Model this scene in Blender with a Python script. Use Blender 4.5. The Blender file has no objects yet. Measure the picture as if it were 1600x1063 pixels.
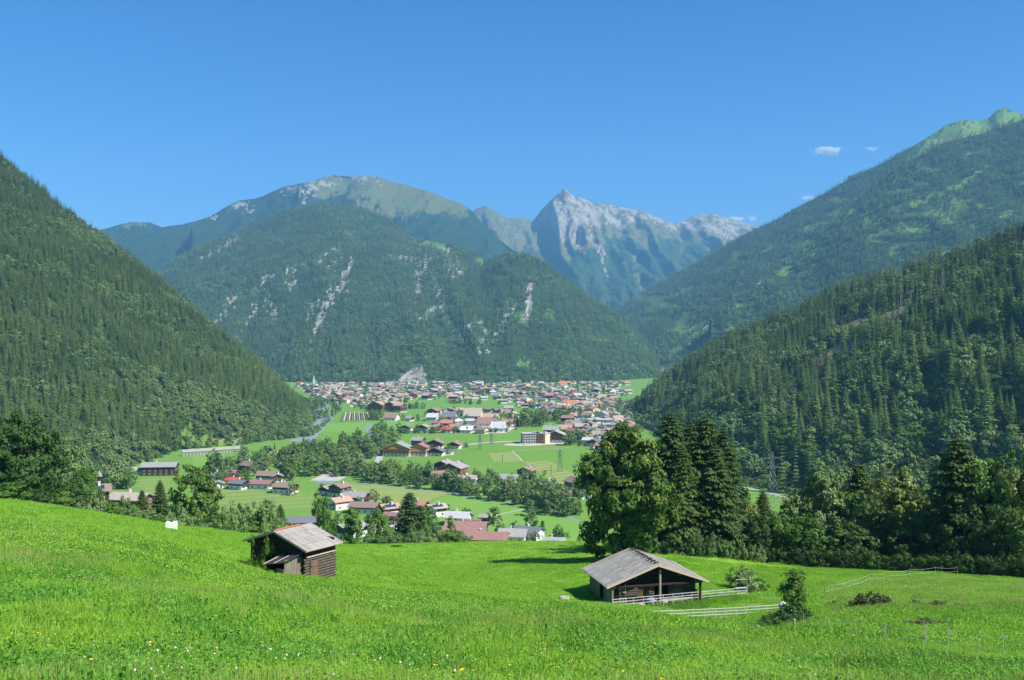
import bpy, math, random
import numpy as np
from mathutils import Vector, Matrix
random.seed(7)
rng = np.random.default_rng(11)
SC = bpy.context.scene
COL = SC.collection

# ------------------------------------------------------------------ camera
cd = bpy.data.cameras.new('camera'); cam = bpy.data.objects.new('camera', cd); COL.objects.link(cam)
FPX = 1443.0; HZ = 540.0
cd.sensor_width = 36.0; cd.sensor_fit = 'HORIZONTAL'; cd.lens = 36.0*FPX/1600.0
cd.shift_y = 8.5/1600.0; cd.clip_start = 0.3; cd.clip_end = 60000
cam.location = (0, 0, 0); cam.rotation_euler = (math.radians(90), 0, 0)
SC.camera = cam
# ------------------------------------------------------------------ sky, sun, exposure
SUN_EL = math.radians(47); SUN_AZ = math.radians(116)      # azimuth from +Y towards +X
w = bpy.data.worlds.new('World'); SC.world = w; w.use_nodes = True
nt = w.node_tree; nt.nodes.clear()
sky = nt.nodes.new('ShaderNodeTexSky'); sky.sky_type = 'NISHITA'; sky.sun_disc = False
sky.sun_elevation = SUN_EL; sky.sun_rotation = SUN_AZ
sky.altitude = 600; sky.air_density = 1.0; sky.dust_density = 0.0; sky.ozone_density = 4.5
bg = nt.nodes.new('ShaderNodeBackground'); bg.inputs[1].default_value = 0.072
ow = nt.nodes.new('ShaderNodeOutputWorld')
hs = nt.nodes.new('ShaderNodeHueSaturation'); hs.inputs['Saturation'].default_value = 1.40; hs.inputs['Hue'].default_value = 0.510
nt.links.new(sky.outputs[0], hs.inputs['Color']); nt.links.new(hs.outputs[0], bg.inputs[0]); nt.links.new(bg.outputs[0], ow.inputs[0])
sl = bpy.data.lights.new('sun', 'SUN'); sl.energy = 5.0; sl.angle = math.radians(0.53); sl.color = (1.0, 0.95, 0.87)
so = bpy.data.objects.new('sun', sl); COL.objects.link(so)
SDIR = Vector((math.cos(SUN_EL)*math.sin(SUN_AZ), math.cos(SUN_EL)*math.cos(SUN_AZ), math.sin(SUN_EL)))
so.rotation_euler = SDIR.to_track_quat('Z', 'Y').to_euler(); so.location = (200, 0, 400)
SC.view_settings.view_transform = 'Standard'; SC.view_settings.look = 'None'
SC.view_settings.exposure = 0.9; SC.view_settings.gamma = 1.0
SC.render.engine = 'CYCLES'
cy = SC.cycles
cy.max_bounces = 5; cy.diffuse_bounces = 2; cy.glossy_bounces = 2; cy.transmission_bounces = 4
cy.transparent_max_bounces = 8; cy.volume_bounces = 1
cy.use_denoising = True; cy.denoising_prefilter = 'ACCURATE'; cy.denoising_input_passes = 'RGB_ALBEDO_NORMAL'; cy.use_adaptive_sampling = False
cy.sample_clamp_indirect = 4.0
HAZE_DENSITY = 7.0e-5
# ------------------------------------------------------------------ helpers
def P(px, py, d): return ((px-800.0)/FPX*d, float(d), (HZ-py)/FPX*d)
ZF = -100.0
def PF(px, py, dz=0.0):
    d = -ZF*FPX/(py-HZ); return ((px-800.0)/FPX*d, d, ZF+dz)
def tag(o, label=None, cat=None, group=None, kind=None):
    if label: o['label'] = label
    if cat: o['category'] = cat
    if group: o['group'] = group
    if kind: o['kind'] = kind
    return o
def structure(o, label=None): return tag(o, label, None, None, 'structure')
def mesh_np(name, V, F, mats, mi=None, smooth=False, attrs=None):
    """V (n,3); F: (m,3/4) int array or list of faces"""
    me = bpy.data.meshes.new(name)
    V = np.asarray(V, dtype=np.float32)
    if isinstance(F, np.ndarray):
        k = F.shape[1]; m = len(F)
        me.vertices.add(len(V)); me.vertices.foreach_set('co', V.ravel())
        me.loops.add(m*k); me.loops.foreach_set('vertex_index', F.astype(np.int32).ravel())
        me.polygons.add(m); me.polygons.foreach_set('loop_start', np.arange(0, m*k, k, dtype=np.int32))
        me.update(calc_edges=True)
    else:
        me.from_pydata([tuple(map(float, v)) for v in V], [], F); me.update()
    for mt in (mats if isinstance(mats, (list, tuple)) else [mats]): me.materials.append(mt)
    if mi is not None: me.polygons.foreach_set('material_index', np.asarray(mi, dtype=np.int32))
    if smooth: me.polygons.foreach_set('use_smooth', np.ones(len(me.polygons), dtype=bool))
    if attrs:
        for k_, a in attrs.items():
            a = np.asarray(a, dtype=np.float32)
            if a.ndim == 2:
                at = me.attributes.new(k_, 'FLOAT_VECTOR', 'POINT'); at.data.foreach_set('vector', a.ravel())
            else:
                at = me.attributes.new(k_, 'FLOAT', 'POINT'); at.data.foreach_set('value', a)
    return me
def link(name, me, parent=None, loc=None, rotz=None, scale=None):
    o = bpy.data.objects.new(name, me); COL.objects.link(o)
    if parent is not None: o.parent = parent
    if loc is not None: o.location = loc
    if rotz is not None: o.rotation_euler = (0, 0, rotz)
    if scale is not None: o.scale = scale if hasattr(scale, '__len__') else (scale,)*3
    return o
def empty(name, loc, rotz=0, scale=1.0):
    o = link(name, None, None, loc, rotz, scale); o.empty_display_size = 0.5; return o
class MB:
    """collects boxes, slabs, tubes into one mesh"""
    def __init__(s): s.v = []; s.f = []; s.m = []
    def add(s, vs, fs, m=0):
        b = len(s.v); s.v += [tuple(v) for v in vs]; s.f += [tuple(b+i for i in f) for f in fs]; s.m += [m]*len(fs); return s
    def box(s, c, d, m=0, rz=0.0):
        x, y, z = d[0]/2, d[1]/2, d[2]/2; ca, sa = math.cos(rz), math.sin(rz); vs = []
        for sx, sy, sz in ((-1,-1,-1),(1,-1,-1),(1,1,-1),(-1,1,-1),(-1,-1,1),(1,-1,1),(1,1,1),(-1,1,1)):
            X, Y = sx*x, sy*y; vs.append((c[0]+X*ca-Y*sa, c[1]+X*sa+Y*ca, c[2]+sz*z))
        return s.add(vs, [(0,3,2,1),(4,5,6,7),(0,1,5,4),(1,2,6,5),(2,3,7,6),(3,0,4,7)], m)
    def beam(s, a, b, w_, h_=None, m=0):
        a = Vector(a); b = Vector(b); h_ = h_ or w_; t = (b-a).normalized()
        up = Vector((0,0,1)) if abs(t.z) < 0.95 else Vector((0,1,0))
        r = t.cross(up).normalized()*w_/2; u = r.cross(t).normalized()*h_/2
        vs = [a-r-u, a+r-u, a+r+u, a-r+u, b-r-u, b+r-u, b+r+u, b-r+u]
        return s.add(vs, [(0,1,2,3),(4,7,6,5),(0,4,5,1),(1,5,6,2),(2,6,7,3),(3,7,4,0)], m)
    def tube(s, pts, rad, n=6, m=0, cap=True):
        pts = [Vector(p) for p in pts]
        if not hasattr(rad, '__len__'): rad = [rad]*len(pts)
        b = len(s.v)
        for i, p in enumerate(pts):
            t = (pts[min(i+1, len(pts)-1)]-pts[max(i-1, 0)]).normalized()
            r = t.cross(Vector((0.13, 0.21, 1)) if abs(t.z) < 0.9 else Vector((0, 1, 0.1))).normalized(); u = r.cross(t)
            for k in range(n):
                a = 2*math.pi*k/n; s.v.append(tuple(p+(r*math.cos(a)+u*math.sin(a))*rad[i]))
        for i in range(len(pts)-1):
            for k in range(n):
                k2 = (k+1) % n; s.f.append((b+i*n+k, b+i*n+k2, b+(i+1)*n+k2, b+(i+1)*n+k)); s.m.append(m)
        if cap:
            s.f.append(tuple(b+k for k in range(n))[::-1]); s.m.append(m)
            s.f.append(tuple(b+(len(pts)-1)*n+k for k in range(n))); s.m.append(m)
        return s
    def mesh(s, name, mats, smooth=False):
        return mesh_np(name, s.v, s.f, mats, s.m, smooth)
    def build(s, name, mats, parent=None, **k): return link(name, s.mesh(name, mats), parent, **k)
# ------------------------------------------------------------------ noise
def _h(ix, iy, seed):
    n = (ix.astype(np.int64)*374761393 + iy.astype(np.int64)*668265263 + seed*974634777) & 0xffffffff
    n = ((n ^ (n >> 13))*1274126177) & 0xffffffff
    n = (n ^ (n >> 16)) & 0xffffffff
    return n/4294967295.0
def vnoise(x, y, seed=0):
    x = np.asarray(x, float); y = np.asarray(y, float)
    ix = np.floor(x); iy = np.floor(y); fx = x-ix; fy = y-iy
    fx = fx*fx*fx*(fx*(fx*6-15)+10); fy = fy*fy*fy*(fy*(fy*6-15)+10)
    ix = ix.astype(np.int64); iy = iy.astype(np.int64)
    a = _h(ix, iy, seed); b = _h(ix+1, iy, seed); c = _h(ix, iy+1, seed); d = _h(ix+1, iy+1, seed)
    return (a*(1-fx)+b*fx)*(1-fy)+(c*(1-fx)+d*fx)*fy
def fbm(x, y, seed=0, o=4):
    s = 0; a = 0.5; t = 0
    for i in range(o):
        s = s+a*vnoise(x*2**i, y*2**i, seed+i*17); t += a; a *= 0.5
    return s/t
# ------------------------------------------------------------------ materials
def lin(c): return tuple((v/12.92 if v <= 0.04045 else ((v+0.055)/1.055)**2.4) for v in c)
class NT:
    def __init__(s, name):
        s.m = bpy.data.materials.new(name); s.m.use_nodes = True; s.t = s.m.node_tree; s.t.nodes.clear()
        s.out = s.t.nodes.new('ShaderNodeOutputMaterial')
    def n(s, typ, **k):
        o = s.t.nodes.new(typ)
        for a, v in k.items(): setattr(o, a, v)
        return o
    def l(s, a, b): s.t.links.new(a, b)
    def setin(s, sock, v):
        if isinstance(v, bpy.types.NodeSocket): s.l(v, sock)
        elif isinstance(v, (tuple, list)) and len(v) == 3 and sock.type == 'RGBA': sock.default_value = (*v, 1)
        else: sock.default_value = v
    def noise(s, scale, detail=4, vec=None, rough=0.55, coord='Object'):
        o = s.n('ShaderNodeTexNoise'); o.inputs['Scale'].default_value = scale
        o.inputs['Detail'].default_value = detail; o.inputs['Roughness'].default_value = rough
        if vec is None:
            vec = s.coord(coord)
        s.l(vec, o.inputs['Vector']); return o.outputs['Fac']
    def coord(s, c='Object'):
        if not hasattr(s, 'tc'): s.tc = s.n('ShaderNodeTexCoord')
        return s.tc.outputs[c]
    def geo(s, c='Position'):
        if not hasattr(s, 'gg'): s.gg = s.n('ShaderNodeNewGeometry')
        return s.gg.outputs[c]
    def map(s, vec, scale=(1,1,1), rot=(0,0,0)):
        o = s.n('ShaderNodeMapping'); s.l(vec, o.inputs[0]); o.inputs['Scale'].default_value = scale
        o.inputs['Rotation'].default_value = rot; return o.outputs[0]
    def mr(s, v, a, b, c=0.0, d=1.0, smooth=False):
        o = s.n('ShaderNodeMapRange'); s.setin(o.inputs[0], v)
        for i, x in enumerate((a, b, c, d)): o.inputs[i+1].default_value = x
        if smooth: o.interpolation_type = 'SMOOTHSTEP'
        return o.outputs[0]
    def mix(s, f, a, b, mode='MIX'):
        o = s.n('ShaderNodeMix', data_type='RGBA', blend_type=mode)
        s.setin(o.inputs['Factor'], f); s.setin(o.inputs[6], a); s.setin(o.inputs[7], b); return o.outputs[2]
    def math(s, op, a, b=0.5):
        o = s.n('ShaderNodeMath', operation=op); s.setin(o.inputs[0], a); s.setin(o.inputs[1], b); return o.outputs[0]
    def attr(s, name): 
        o = s.n('ShaderNodeAttribute', attribute_name=name); return o.outputs['Fac']
    def rnd(s): return s.n('ShaderNodeObjectInfo').outputs['Random']
    def bump(s, h, strength=0.5, dist=0.1):
        o = s.n('ShaderNodeBump'); s.setin(o.inputs['Height'], h); o.inputs['Strength'].default_value = strength
        o.inputs['Distance'].default_value = dist; return o.outputs[0]
    def pbr(s, col, rough=0.8, spec=0.3, normal=None, metal=0.0):
        o = s.n('ShaderNodeBsdfPrincipled'); s.setin(o.inputs['Base Color'], col); s.setin(o.inputs['Roughness'], rough)
        o.inputs['Specular IOR Level'].default_value = spec; o.inputs['Metallic'].default_value = metal
        if normal is not None: s.l(normal, o.inputs['Normal'])
        return o.outputs[0]
    def done(s, sh): s.l(sh, s.out.inputs['Surface']); return s.m
def leaf_mat(name, c1, c2, c3=None, trans=0.3, nscale=0.35, rnd_amt=0.6, third=0.75, rough=0.6, far=False):
    """foliage: two leaf greens mixed by clump noise and by a per-plant random value"""
    t = NT(name); n = t.noise(nscale, 3, coord='Object')
    r = t.rnd()
    f = t.math('ADD', t.mr(n, 0.3, 0.7), t.mr(r, 0, 1, -rnd_amt, rnd_amt))
    if far: f = t.math('ADD', f, t.mr(t.noise(0.011, 3, t.geo()), 0.35, 0.65, -0.45, 0.45))
    o = t.math('MINIMUM', t.math('MAXIMUM', f, 0.0), 1.0)
    col = t.mix(o, c1, c2)
    if c3: col = t.mix(t.mr(t.noise(nscale*1.7, 2), third-0.12, third-0.02), col, c3)
    if not trans: return t.done(t.pbr(col, rough, 0.15))
    b = t.n('ShaderNodeBsdfTranslucent'); t.setin(b.inputs[0], t.mix(0.5, col, (c2[0]*1.2, c2[1]*1.3, c2[2]*0.6)))
    mx = t.n('ShaderNodeMixShader'); mx.inputs[0].default_value = trans
    t.l(t.pbr(col, rough, 0.2), mx.inputs[1]); t.l(b.outputs[0], mx.inputs[2])
    return t.done(mx.outputs[0])
def plain(name, col, rough=0.7, spec=0.3, var=0.15, nscale=1.0, metal=0.0, bump=0.0, stretch=None):
    t = NT(name); vec = t.coord('Object')
    if stretch: vec = t.map(vec, stretch)
    n = t.noise(nscale, 5, vec)
    c = t.mix(t.mr(n, 0.25, 0.75), tuple(v*(1-var) for v in col), tuple(min(1, v*(1+var)) for v in col))
    nb = t.bump(n, bump, 0.05) if bump else None
    return t.done(t.pbr(c, rough, spec, nb, metal))
# ------------------------------------------------------------------ scatter by geometry nodes (stuff only)
def make_coll(name, objs):
    c = bpy.data.collections.new(name)
    for o in objs: c.objects.link(o)
    return c
def scatter(name, pts, coll, scl, rot, idx, label, cat, tilt=None):
    me = bpy.data.meshes.new(name); n = len(pts)
    me.vertices.add(n); me.vertices.foreach_set('co', np.asarray(pts, np.float32).ravel())
    scl = np.asarray(scl, np.float32)
    if scl.ndim == 1: scl = np.repeat(scl[:, None], 3, 1)
    a = me.attributes.new('scl', 'FLOAT_VECTOR', 'POINT'); a.data.foreach_set('vector', scl.ravel())
    r3 = np.zeros((n, 3), np.float32); r3[:, 2] = rot
    if tilt is not None: r3[:, :2] = tilt
    a = me.attributes.new('rot', 'FLOAT_VECTOR', 'POINT'); a.data.foreach_set('vector', r3.ravel())
    a = me.attributes.new('idx', 'INT', 'POINT'); a.data.foreach_set('value', np.asarray(idx, np.int32))
    o = link(name, me)
    g = bpy.data.node_groups.new(name, 'GeometryNodeTree')
    g.interface.new_socket('Geometry', in_out='INPUT', socket_type='NodeSocketGeometry')
    g.interface.new_socket('Geometry', in_out='OUTPUT', socket_type='NodeSocketGeometry')
    N = g.nodes; gi = N.new('NodeGroupInput'); go = N.new('NodeGroupOutput')
    ip = N.new('GeometryNodeInstanceOnPoints'); ci = N.new('GeometryNodeCollectionInfo')
    ci.inputs['Collection'].default_value = coll; ci.inputs['Separate Children'].default_value = True
    ci.inputs['Reset Children'].default_value = True
    def na(nm, ty):
        q = N.new('GeometryNodeInputNamedAttribute'); q.data_type = ty; q.inputs[0].default_value = nm; return q.outputs['Attribute']
    L = g.links.new
    L(gi.outputs[0], ip.inputs['Points']); L(ci.outputs[0], ip.inputs['Instance'])
    ip.inputs['Pick Instance'].default_value = True
    L(na('idx', 'INT'), ip.inputs['Instance Index']); L(na('scl', 'FLOAT_VECTOR'), ip.inputs['Scale'])
    e2r = N.new('FunctionNodeEulerToRotation'); L(na('rot', 'FLOAT_VECTOR'), e2r.inputs[0]); L(e2r.outputs[0], ip.inputs['Rotation'])
    L(ip.outputs[0], go.inputs[0])
    md = o.modifiers.new('scatter', 'NODES'); md.node_group = g
    tag(o, label, cat, None, 'stuff'); return o
# ================================================================== GROUND
# meadow profiles: column px -> [(distance, tan of the angle below the horizon)]
PROF = {
 -900:[(3,.77),(8,.40),(14,.29),(25,.225),(40,.18),(70,.15),(110,.14),(170,.16),(300,.22),(440,.2295)],
 0:  [(3,.77),(8,.41),(14,.31),(25,.25),(40,.215),(70,.185),(110,.168),(170,.175),(300,.177),(380,.180),(440,.2295)],
 200:[(3,.77),(8,.415),(14,.33),(25,.27),(40,.235),(70,.205),(120,.188),(170,.192),(300,.187),(380,.187),(440,.2295)],
 450:[(3,.77),(8,.42),(14,.35),(25,.297),(40,.276),(68,.251),(100,.226),(140,.210),(190,.217),(300,.26),(440,.2295)],
 700:[(3,.77),(8,.425),(14,.36),(25,.318),(40,.295),(60,.279),(100,.250),(150,.2287),(210,.2135),(300,.25),(440,.2295)],
 880:[(3,.77),(8,.425),(14,.36),(25,.320),(40,.300),(60,.288),(92,.276),(130,.232),(200,.2125),(300,.25),(440,.2295)],
 1000:[(3,.77),(8,.425),(14,.362),(25,.322),(40,.305),(60,.295),(93,.2795),(130,.228),(180,.217),(300,.25),(440,.2295)],
 1100:[(3,.77),(8,.43),(14,.365),(25,.330),(42,.309),(60,.3035),(78,.2995),(100,.268),(125,.236),(150,.219),(200,.215),(300,.26),(440,.2295)],
 1200:[(3,.77),(8,.43),(14,.37),(25,.338),(42,.320),(60,.307),(80,.290),(100,.270),(120,.250),(140,.2356),(180,.235),(300,.27),(440,.2295)],
 1400:[(3,.77),(8,.435),(14,.375),(25,.345),(42,.315),(60,.290),(85,.265),(110,.249),(125,.2446),(160,.25),(300,.29),(440,.2295)],
 1600:[(3,.77),(8,.435),(14,.38),(25,.350),(42,.318),(60,.290),(85,.266),(110,.254),(150,.262),(300,.30),(440,.2295)],
 2500:[(3,.77),(8,.44),(14,.39),(25,.36),(42,.32),(60,.30),(85,.28),(110,.27),(150,.28),(300,.31),(440,.2295)],
}
_ck = np.array(sorted(PROF)); _LD = np.linspace(math.log(3), math.log(440), 200)
def _pchip(x, y, xi):
    x = np.asarray(x, float); y = np.asarray(y, float); h = np.diff(x); dl = np.diff(y)/h
    m = np.zeros(len(x)); m[0] = dl[0]; m[-1] = dl[-1]
    for i in range(1, len(x)-1):
        if dl[i-1]*dl[i] > 0: m[i] = 2*dl[i-1]*dl[i]/(dl[i-1]+dl[i])
    k = np.clip(np.searchsorted(x, xi)-1, 0, len(x)-2); t = (xi-x[k])/h[k]
    return (2*t**3-3*t**2+1)*y[k]+(t**3-2*t**2+t)*h[k]*m[k]+(-2*t**3+3*t**2)*y[k+1]+(t**3-t**2)*h[k]*m[k+1]
_TT = np.array([_pchip([math.log(a) for a, b in PROF[c]], [b for a, b in PROF[c]], _LD) for c in _ck])
_CX = np.linspace(_ck[0], _ck[-1], 341)
_TG = np.array([_pchip(_ck, _TT[:, j], _CX) for j in range(len(_LD))]).T       # (341,200)
FLAT = []   # (x,y,z,r_in,r_out) levelled building pads
def ground(x, y):
    x = np.asarray(x, float); y = np.asarray(y, float)
    yy = np.clip(y, 3, 440)
    px = np.clip(800+FPX*x/yy, _ck[0], _ck[-1]-1e-3)
    u = (px-_ck[0])/(_ck[-1]-_ck[0])*340; v = (np.log(yy)-_LD[0])/(_LD[-1]-_LD[0])*199
    iu = np.clip(u.astype(int), 0, 339); iv = np.clip(v.astype(int), 0, 198); fu = u-iu; fv = v-iv
    t = (_TG[iu, iv]*(1-fu)+_TG[iu+1, iv]*fu)*(1-fv)+(_TG[iu, iv+1]*(1-fu)+_TG[iu+1, iv+1]*fu)*fv
    z = -t*yy
    z = z + np.where(y < 3, (3-np.minimum(y, 3))*0.28, 0)
    amp = np.clip((yy-4)/60, 0, 1)*np.clip((420-yy)/100, 0, 1)
    z = z + (fbm(x/14, y/14, 3, 3)-0.5)*0.55*amp + (fbm(x/3.1, y/3.1, 9, 2)-0.5)*0.10*np.clip(yy/20, 0.3, 1)*np.clip((420-yy)/100, 0, 1)
    for (cx, cy_, cz, r0, r1) in FLAT:
        d = np.hypot(x-cx, y-cy_); k = np.clip((r1-d)/(r1-r0), 0, 1); k = k*k*(3-2*k)
        z = z*(1-k)+cz*k
    return z
def gz(x, y): return float(ground(np.array([x]), np.array([y]))[0])
_ds = np.concatenate([np.linspace(3.5, 60, 700), np.linspace(60.1, 430, 1500)])
def hit(px, py, dmin=3.5, dmax=430):
    """where the line of sight through a photo pixel meets the meadow"""
    m = (_ds >= dmin) & (_ds <= dmax); ds = _ds[m]
    x = (px-800)/FPX*ds; z = (HZ-py)/FPX*ds; g = ground(x, ds); below = np.where(z <= g)[0]
    i = below[0] if len(below) else len(ds)-1
    return Vector((float(x[i]), float(ds[i]), float(g[i])))
BARN = P(1000, 882, 96); HUT = P(444, 840, 71)
FLAT.append((13.8, 96.8, -26.35, 6, 11.5))

def grass_ground_mat(name='meadow_turf', near=(0.16,0.35,0.026), alt=(0.23,0.42,0.045), dry=(0.27,0.36,0.09)):
    t = NT(name); pos = t.geo()
    n1 = t.noise(0.045, 5, pos); n2 = t.noise(0.9, 6, pos, 0.7); n3 = t.noise(7.0, 3, pos, 0.7)
    c = t.mix(t.mr(n1, 0.35, 0.65), near, alt)
    c = t.mix(t.mr(n2, 0.35, 0.72), c, tuple(v*0.72 for v in near))
    c = t.mix(t.mr(n3, 0.45, 0.75), c, tuple(v*1.25 for v in alt))
    c = t.mix(t.math('MULTIPLY', t.attr('dry'), t.mr(n2, 0.3, 0.62)), c, dry)
    return t.done(t.pbr(c, 0.9, 0.1, t.bump(t.math('ADD', n2, n3), 0.7, 0.25)))
M_turf = grass_ground_mat()
pxs = np.unique(np.concatenate([np.linspace(-1500, -40, 80), np.linspace(-40, 1640, 420), np.linspace(1640, 3200, 80)]))
dd = np.exp(np.linspace(math.log(3), math.log(470), 330))
XX = ((pxs[None, :]-800)/FPX)*dd[:, None]; YY = np.repeat(dd[:, None], len(pxs), 1); ZZ = ground(XX, YY)
ZZ[YY > 440] = -101.5
back = []
for yb in (-60, -30, -10, 0): back.append((pxs*0+0, yb))
xb = XX[0]
Yb = np.array([-60., -30., -12., -3.])
XB = np.array([xb*((20+abs(q))/3.0) for q in Yb]); YB = np.repeat(Yb[:, None], len(pxs), 1); ZB = ground(XB, YB)
XX = np.vstack([XB, XX]); YY = np.vstack([YB, YY]); ZZ = np.vstack([ZB, ZZ])
nr, nc = XX.shape
idx = np.arange(nr*nc).reshape(nr, nc)
F = np.stack([idx[:-1, :-1], idx[:-1, 1:], idx[1:, 1:], idx[1:, :-1]], -1).reshape(-1, 4)
V = np.stack([XX, YY, ZZ], -1).reshape(-1, 3)
PXg = 800+FPX*V[:, 0]/np.maximum(V[:, 1], 1)
PYg = HZ-FPX*V[:, 2]/np.maximum(V[:, 1], 1)
def ss(a, b, x): t_ = np.clip((x-a)/(b-a), 0, 1); return t_*t_*(3-2*t_)
dryA = ss(1260, 1340, PXg)*ss(55, 66, V[:, 1])*(1-ss(108, 114, V[:, 1]))*ss(0.36, 0.6, fbm(V[:, 0]/5, V[:, 1]/7, 21))
dryA = np.maximum(dryA, ss(0.55, 0.75, fbm(V[:, 0]/20, V[:, 1]/20, 5))*0.35)
dryA = np.maximum(dryA, (1-ss(90, 140, PXg))*ss(95, 108, V[:, 1])*0.9)
structure(link('meadow_ground', mesh_np('meadow_ground', V, F, M_turf, smooth=True, attrs={'dry': dryA})), 'bright green sloping hay meadow')

# valley floor
def valley_mat():
    t = NT('valley_floor'); pos = t.geo()
    vo = t.n('ShaderNodeTexVoronoi'); t.l(t.map(pos, (0.0065, 0.0045, 0.0065), (0, 0, 0.35)), vo.inputs['Vector']); vo.inputs['Scale'].default_value = 1.0
    sep = t.n('ShaderNodeSeparateColor'); t.l(vo.outputs['Color'], sep.inputs[0])
    n = t.noise(0.012, 5, pos); n2 = t.noise(0.15, 5, pos, 0.7)
    c = t.mix(sep.outputs[0], (0.14,0.265,0.045), (0.185,0.31,0.07))
    c = t.mix(t.mr(n, 0.42, 0.62), c, (0.15,0.29,0.045))
    c = t.mix(t.mr(n2, 0.35, 0.75), c, (0.11,0.235,0.032))
    return t.done(t.pbr(c, 0.95, 0.1, t.bump(n2, 0.4, 0.5)))
M_valley = valley_mat()
g = MB(); g.add([(-9000,430,ZF),(9000,430,ZF),(9000,16000,ZF),(-9000,16000,ZF)], [(0,1,2,3)])
structure(link('valley_floor', g.mesh('valley_floor', M_valley)), 'flat green meadow floor of the valley')

# ================================================================== MOUNTAINS
def row(pts, n):
    """pts of (px,py,d) -> n xyz points evenly spread along px"""
    a = np.array(pts, float); a = a[np.argsort(a[:, 0], kind='stable')]
    s = np.linspace(0, 1, n); x = a[:, 0]; px = x[0]+(x[-1]-x[0])*s
    py = np.interp(px, x, a[:, 1]); d = np.interp(px, x, a[:, 2])
    return px, py, d
def to_xyz(px, py, d): return np.stack([(px-800)/FPX*d, d, (HZ-py)/FPX*d], -1)
def fl(px, d): return (px, HZ+103*FPX/d, d)
def bump_line(px, amp, step, seed): return (fbm(px/step, px*0+seed, seed, 4)-0.5)*2*amp
def loft(rows, nu, nv, amp, gscale, seed, back=1500, shape=0.12, ridge_amp=0, slant=0.0, power=1.0):
    R = []
    for r in rows:
        px, py, d = row(r, nu)
        R.append(to_xyz(px, py, d))
    if ridge_amp:
        px, py, d = row(rows[-1], nu); py = py+bump_line(px, ridge_amp, 18, seed+5); R[-1] = to_xyz(px, py, d)
    segs = []; n_seg = len(R)-1
    vv = np.linspace(0, n_seg, nv)
    out = np.zeros((nv, nu, 3))
    for j, v in enumerate(vv):
        i = min(int(v), n_seg-1); f = v-i; out[j] = R[i]*(1-f)+R[i+1]*f
    v01 = (vv/n_seg)[:, None]*np.ones((1, nu))
    X = out[:, :, 0]; Z = out[:, :, 2]
    sx = X+slant*Z
    gul = 1-np.abs(2*fbm(sx/gscale, Z/(gscale*3.2), seed, 3)-1)*2.2
    fine = fbm(X/(gscale*0.3), Z/(gscale*0.45), seed+3, 4)-0.5
    win = np.sin(np.pi*np.clip(v01, 0, 1))**0.6
    dy = -(gul-0.4)*amp*win-fine*amp*0.7*win
    out[:, :, 1] += dy
    k = 1+dy/np.maximum(out[:, :, 1]-dy, 1)
    out[:, :, 2] += fine*amp*0.15*win
    # far side of the ridge
    top = out[-1]
    bk = []
    for q in (0.12, 0.4, 1.0):
        b = top.copy(); b[:, 1] += back*q; b[:, 0] *= (1+0.0*q); b[:, 2] = top[:, 2]*(1-q)+(-110)*q - (20*q)
        b[:, 0] = top[:, 0]*(1+back*q/np.maximum(top[:, 1], 1)*0.6)
        bk.append(b)
    full = np.concatenate([out, np.array(bk)], 0)
    return full, nv
def grid_faces(nr, nc):
    i = np.arange(nr*nc).reshape(nr, nc)
    return np.stack([i[:-1, :-1], i[:-1, 1:], i[1:, 1:], i[1:, :-1]], -1).reshape(-1, 4)
def proj(A): 
    d = np.maximum(A[..., 1], 1); return 800+FPX*A[..., 0]/d, HZ-FPX*A[..., 2]/d
def streaks(px, py, L):
    """coverage 0..1 of patches given as (x0,y0,x1,y1,width0,width1[,strength])"""
    m = np.zeros(px.shape); wob = fbm((px+py*.3)/3.0, py/6, 12, 4)
    for s in L:
        x0, y0, x1, y1, w0, w1 = s[:6]; st = s[6] if len(s) > 6 else 1.0
        dx, dy = x1-x0, y1-y0; t = np.clip(((px-x0)*dx+(py-y0)*dy)/(dx*dx+dy*dy+1e-6), 0, 1)
        w_ = w0+(w1-w0)*t; dist = np.hypot(px-(x0+t*dx), py-(y0+t*dy))+(wob-.5)*w_*5.0*(st < 1.5)
        m = np.maximum(m, min(st, 1.0)*np.clip(1.35-dist/w_, 0, 1)+(st > 1.5)*np.clip(1.2-dist/w_, 0, 1))
    return m
def hill_mat(name, forest=(0.04,0.08,0.028), forest2=(0.06,0.11,0.036), rock=(0.42,0.40,0.36), grass=(0.10,0.17,0.045), tex=0.02, fine=0.08, bumpd=12.0):
    t = NT(name); pos = t.geo()
    n = t.noise(tex, 5, pos, 0.65); nf = t.noise(fine, 5, pos, 0.75)
    nst = t.noise(fine*0.6, 5, t.map(pos, (1, 1, 0.25)), 0.7)
    c = t.mix(t.mr(n, 0.35, 0.65), forest, forest2)
    c = t.mix(t.mr(nf, 0.4, 0.7), c, tuple(v*0.45 for v in forest))
    gcol = t.mix(t.mr(nf, 0.3, 0.7), grass, tuple(v*1.45 for v in grass)); gcol = t.mix(t.mr(n, 0.45, 0.6), gcol, (grass[0]*1.5, grass[1]*1.05, grass[2]*1.1))
    gm = t.mr(t.math('ADD', t.attr('grass'), t.mr(nf, 0.3, 0.7, -0.35, 0.35)), 0.42, 0.58)
    c = t.mix(gm, c, gcol)
    rcol = t.mix(t.mr(nst, 0.3, 0.7), tuple(v*0.62 for v in rock), tuple(min(0.75, v*1.3) for v in rock))
    rm = t.mr(t.math('ADD', t.attr('rock'), t.mr(nst, 0.3, 0.7, -0.80, 0.40)), 0.40, 0.54)
    c = t.mix(rm, c, rcol)
    return t.done(t.pbr(c, 0.95, 0.05, t.bump(t.math('ADD', nf, nst), 0.8, bumpd)))
HILLS = {}
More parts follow.
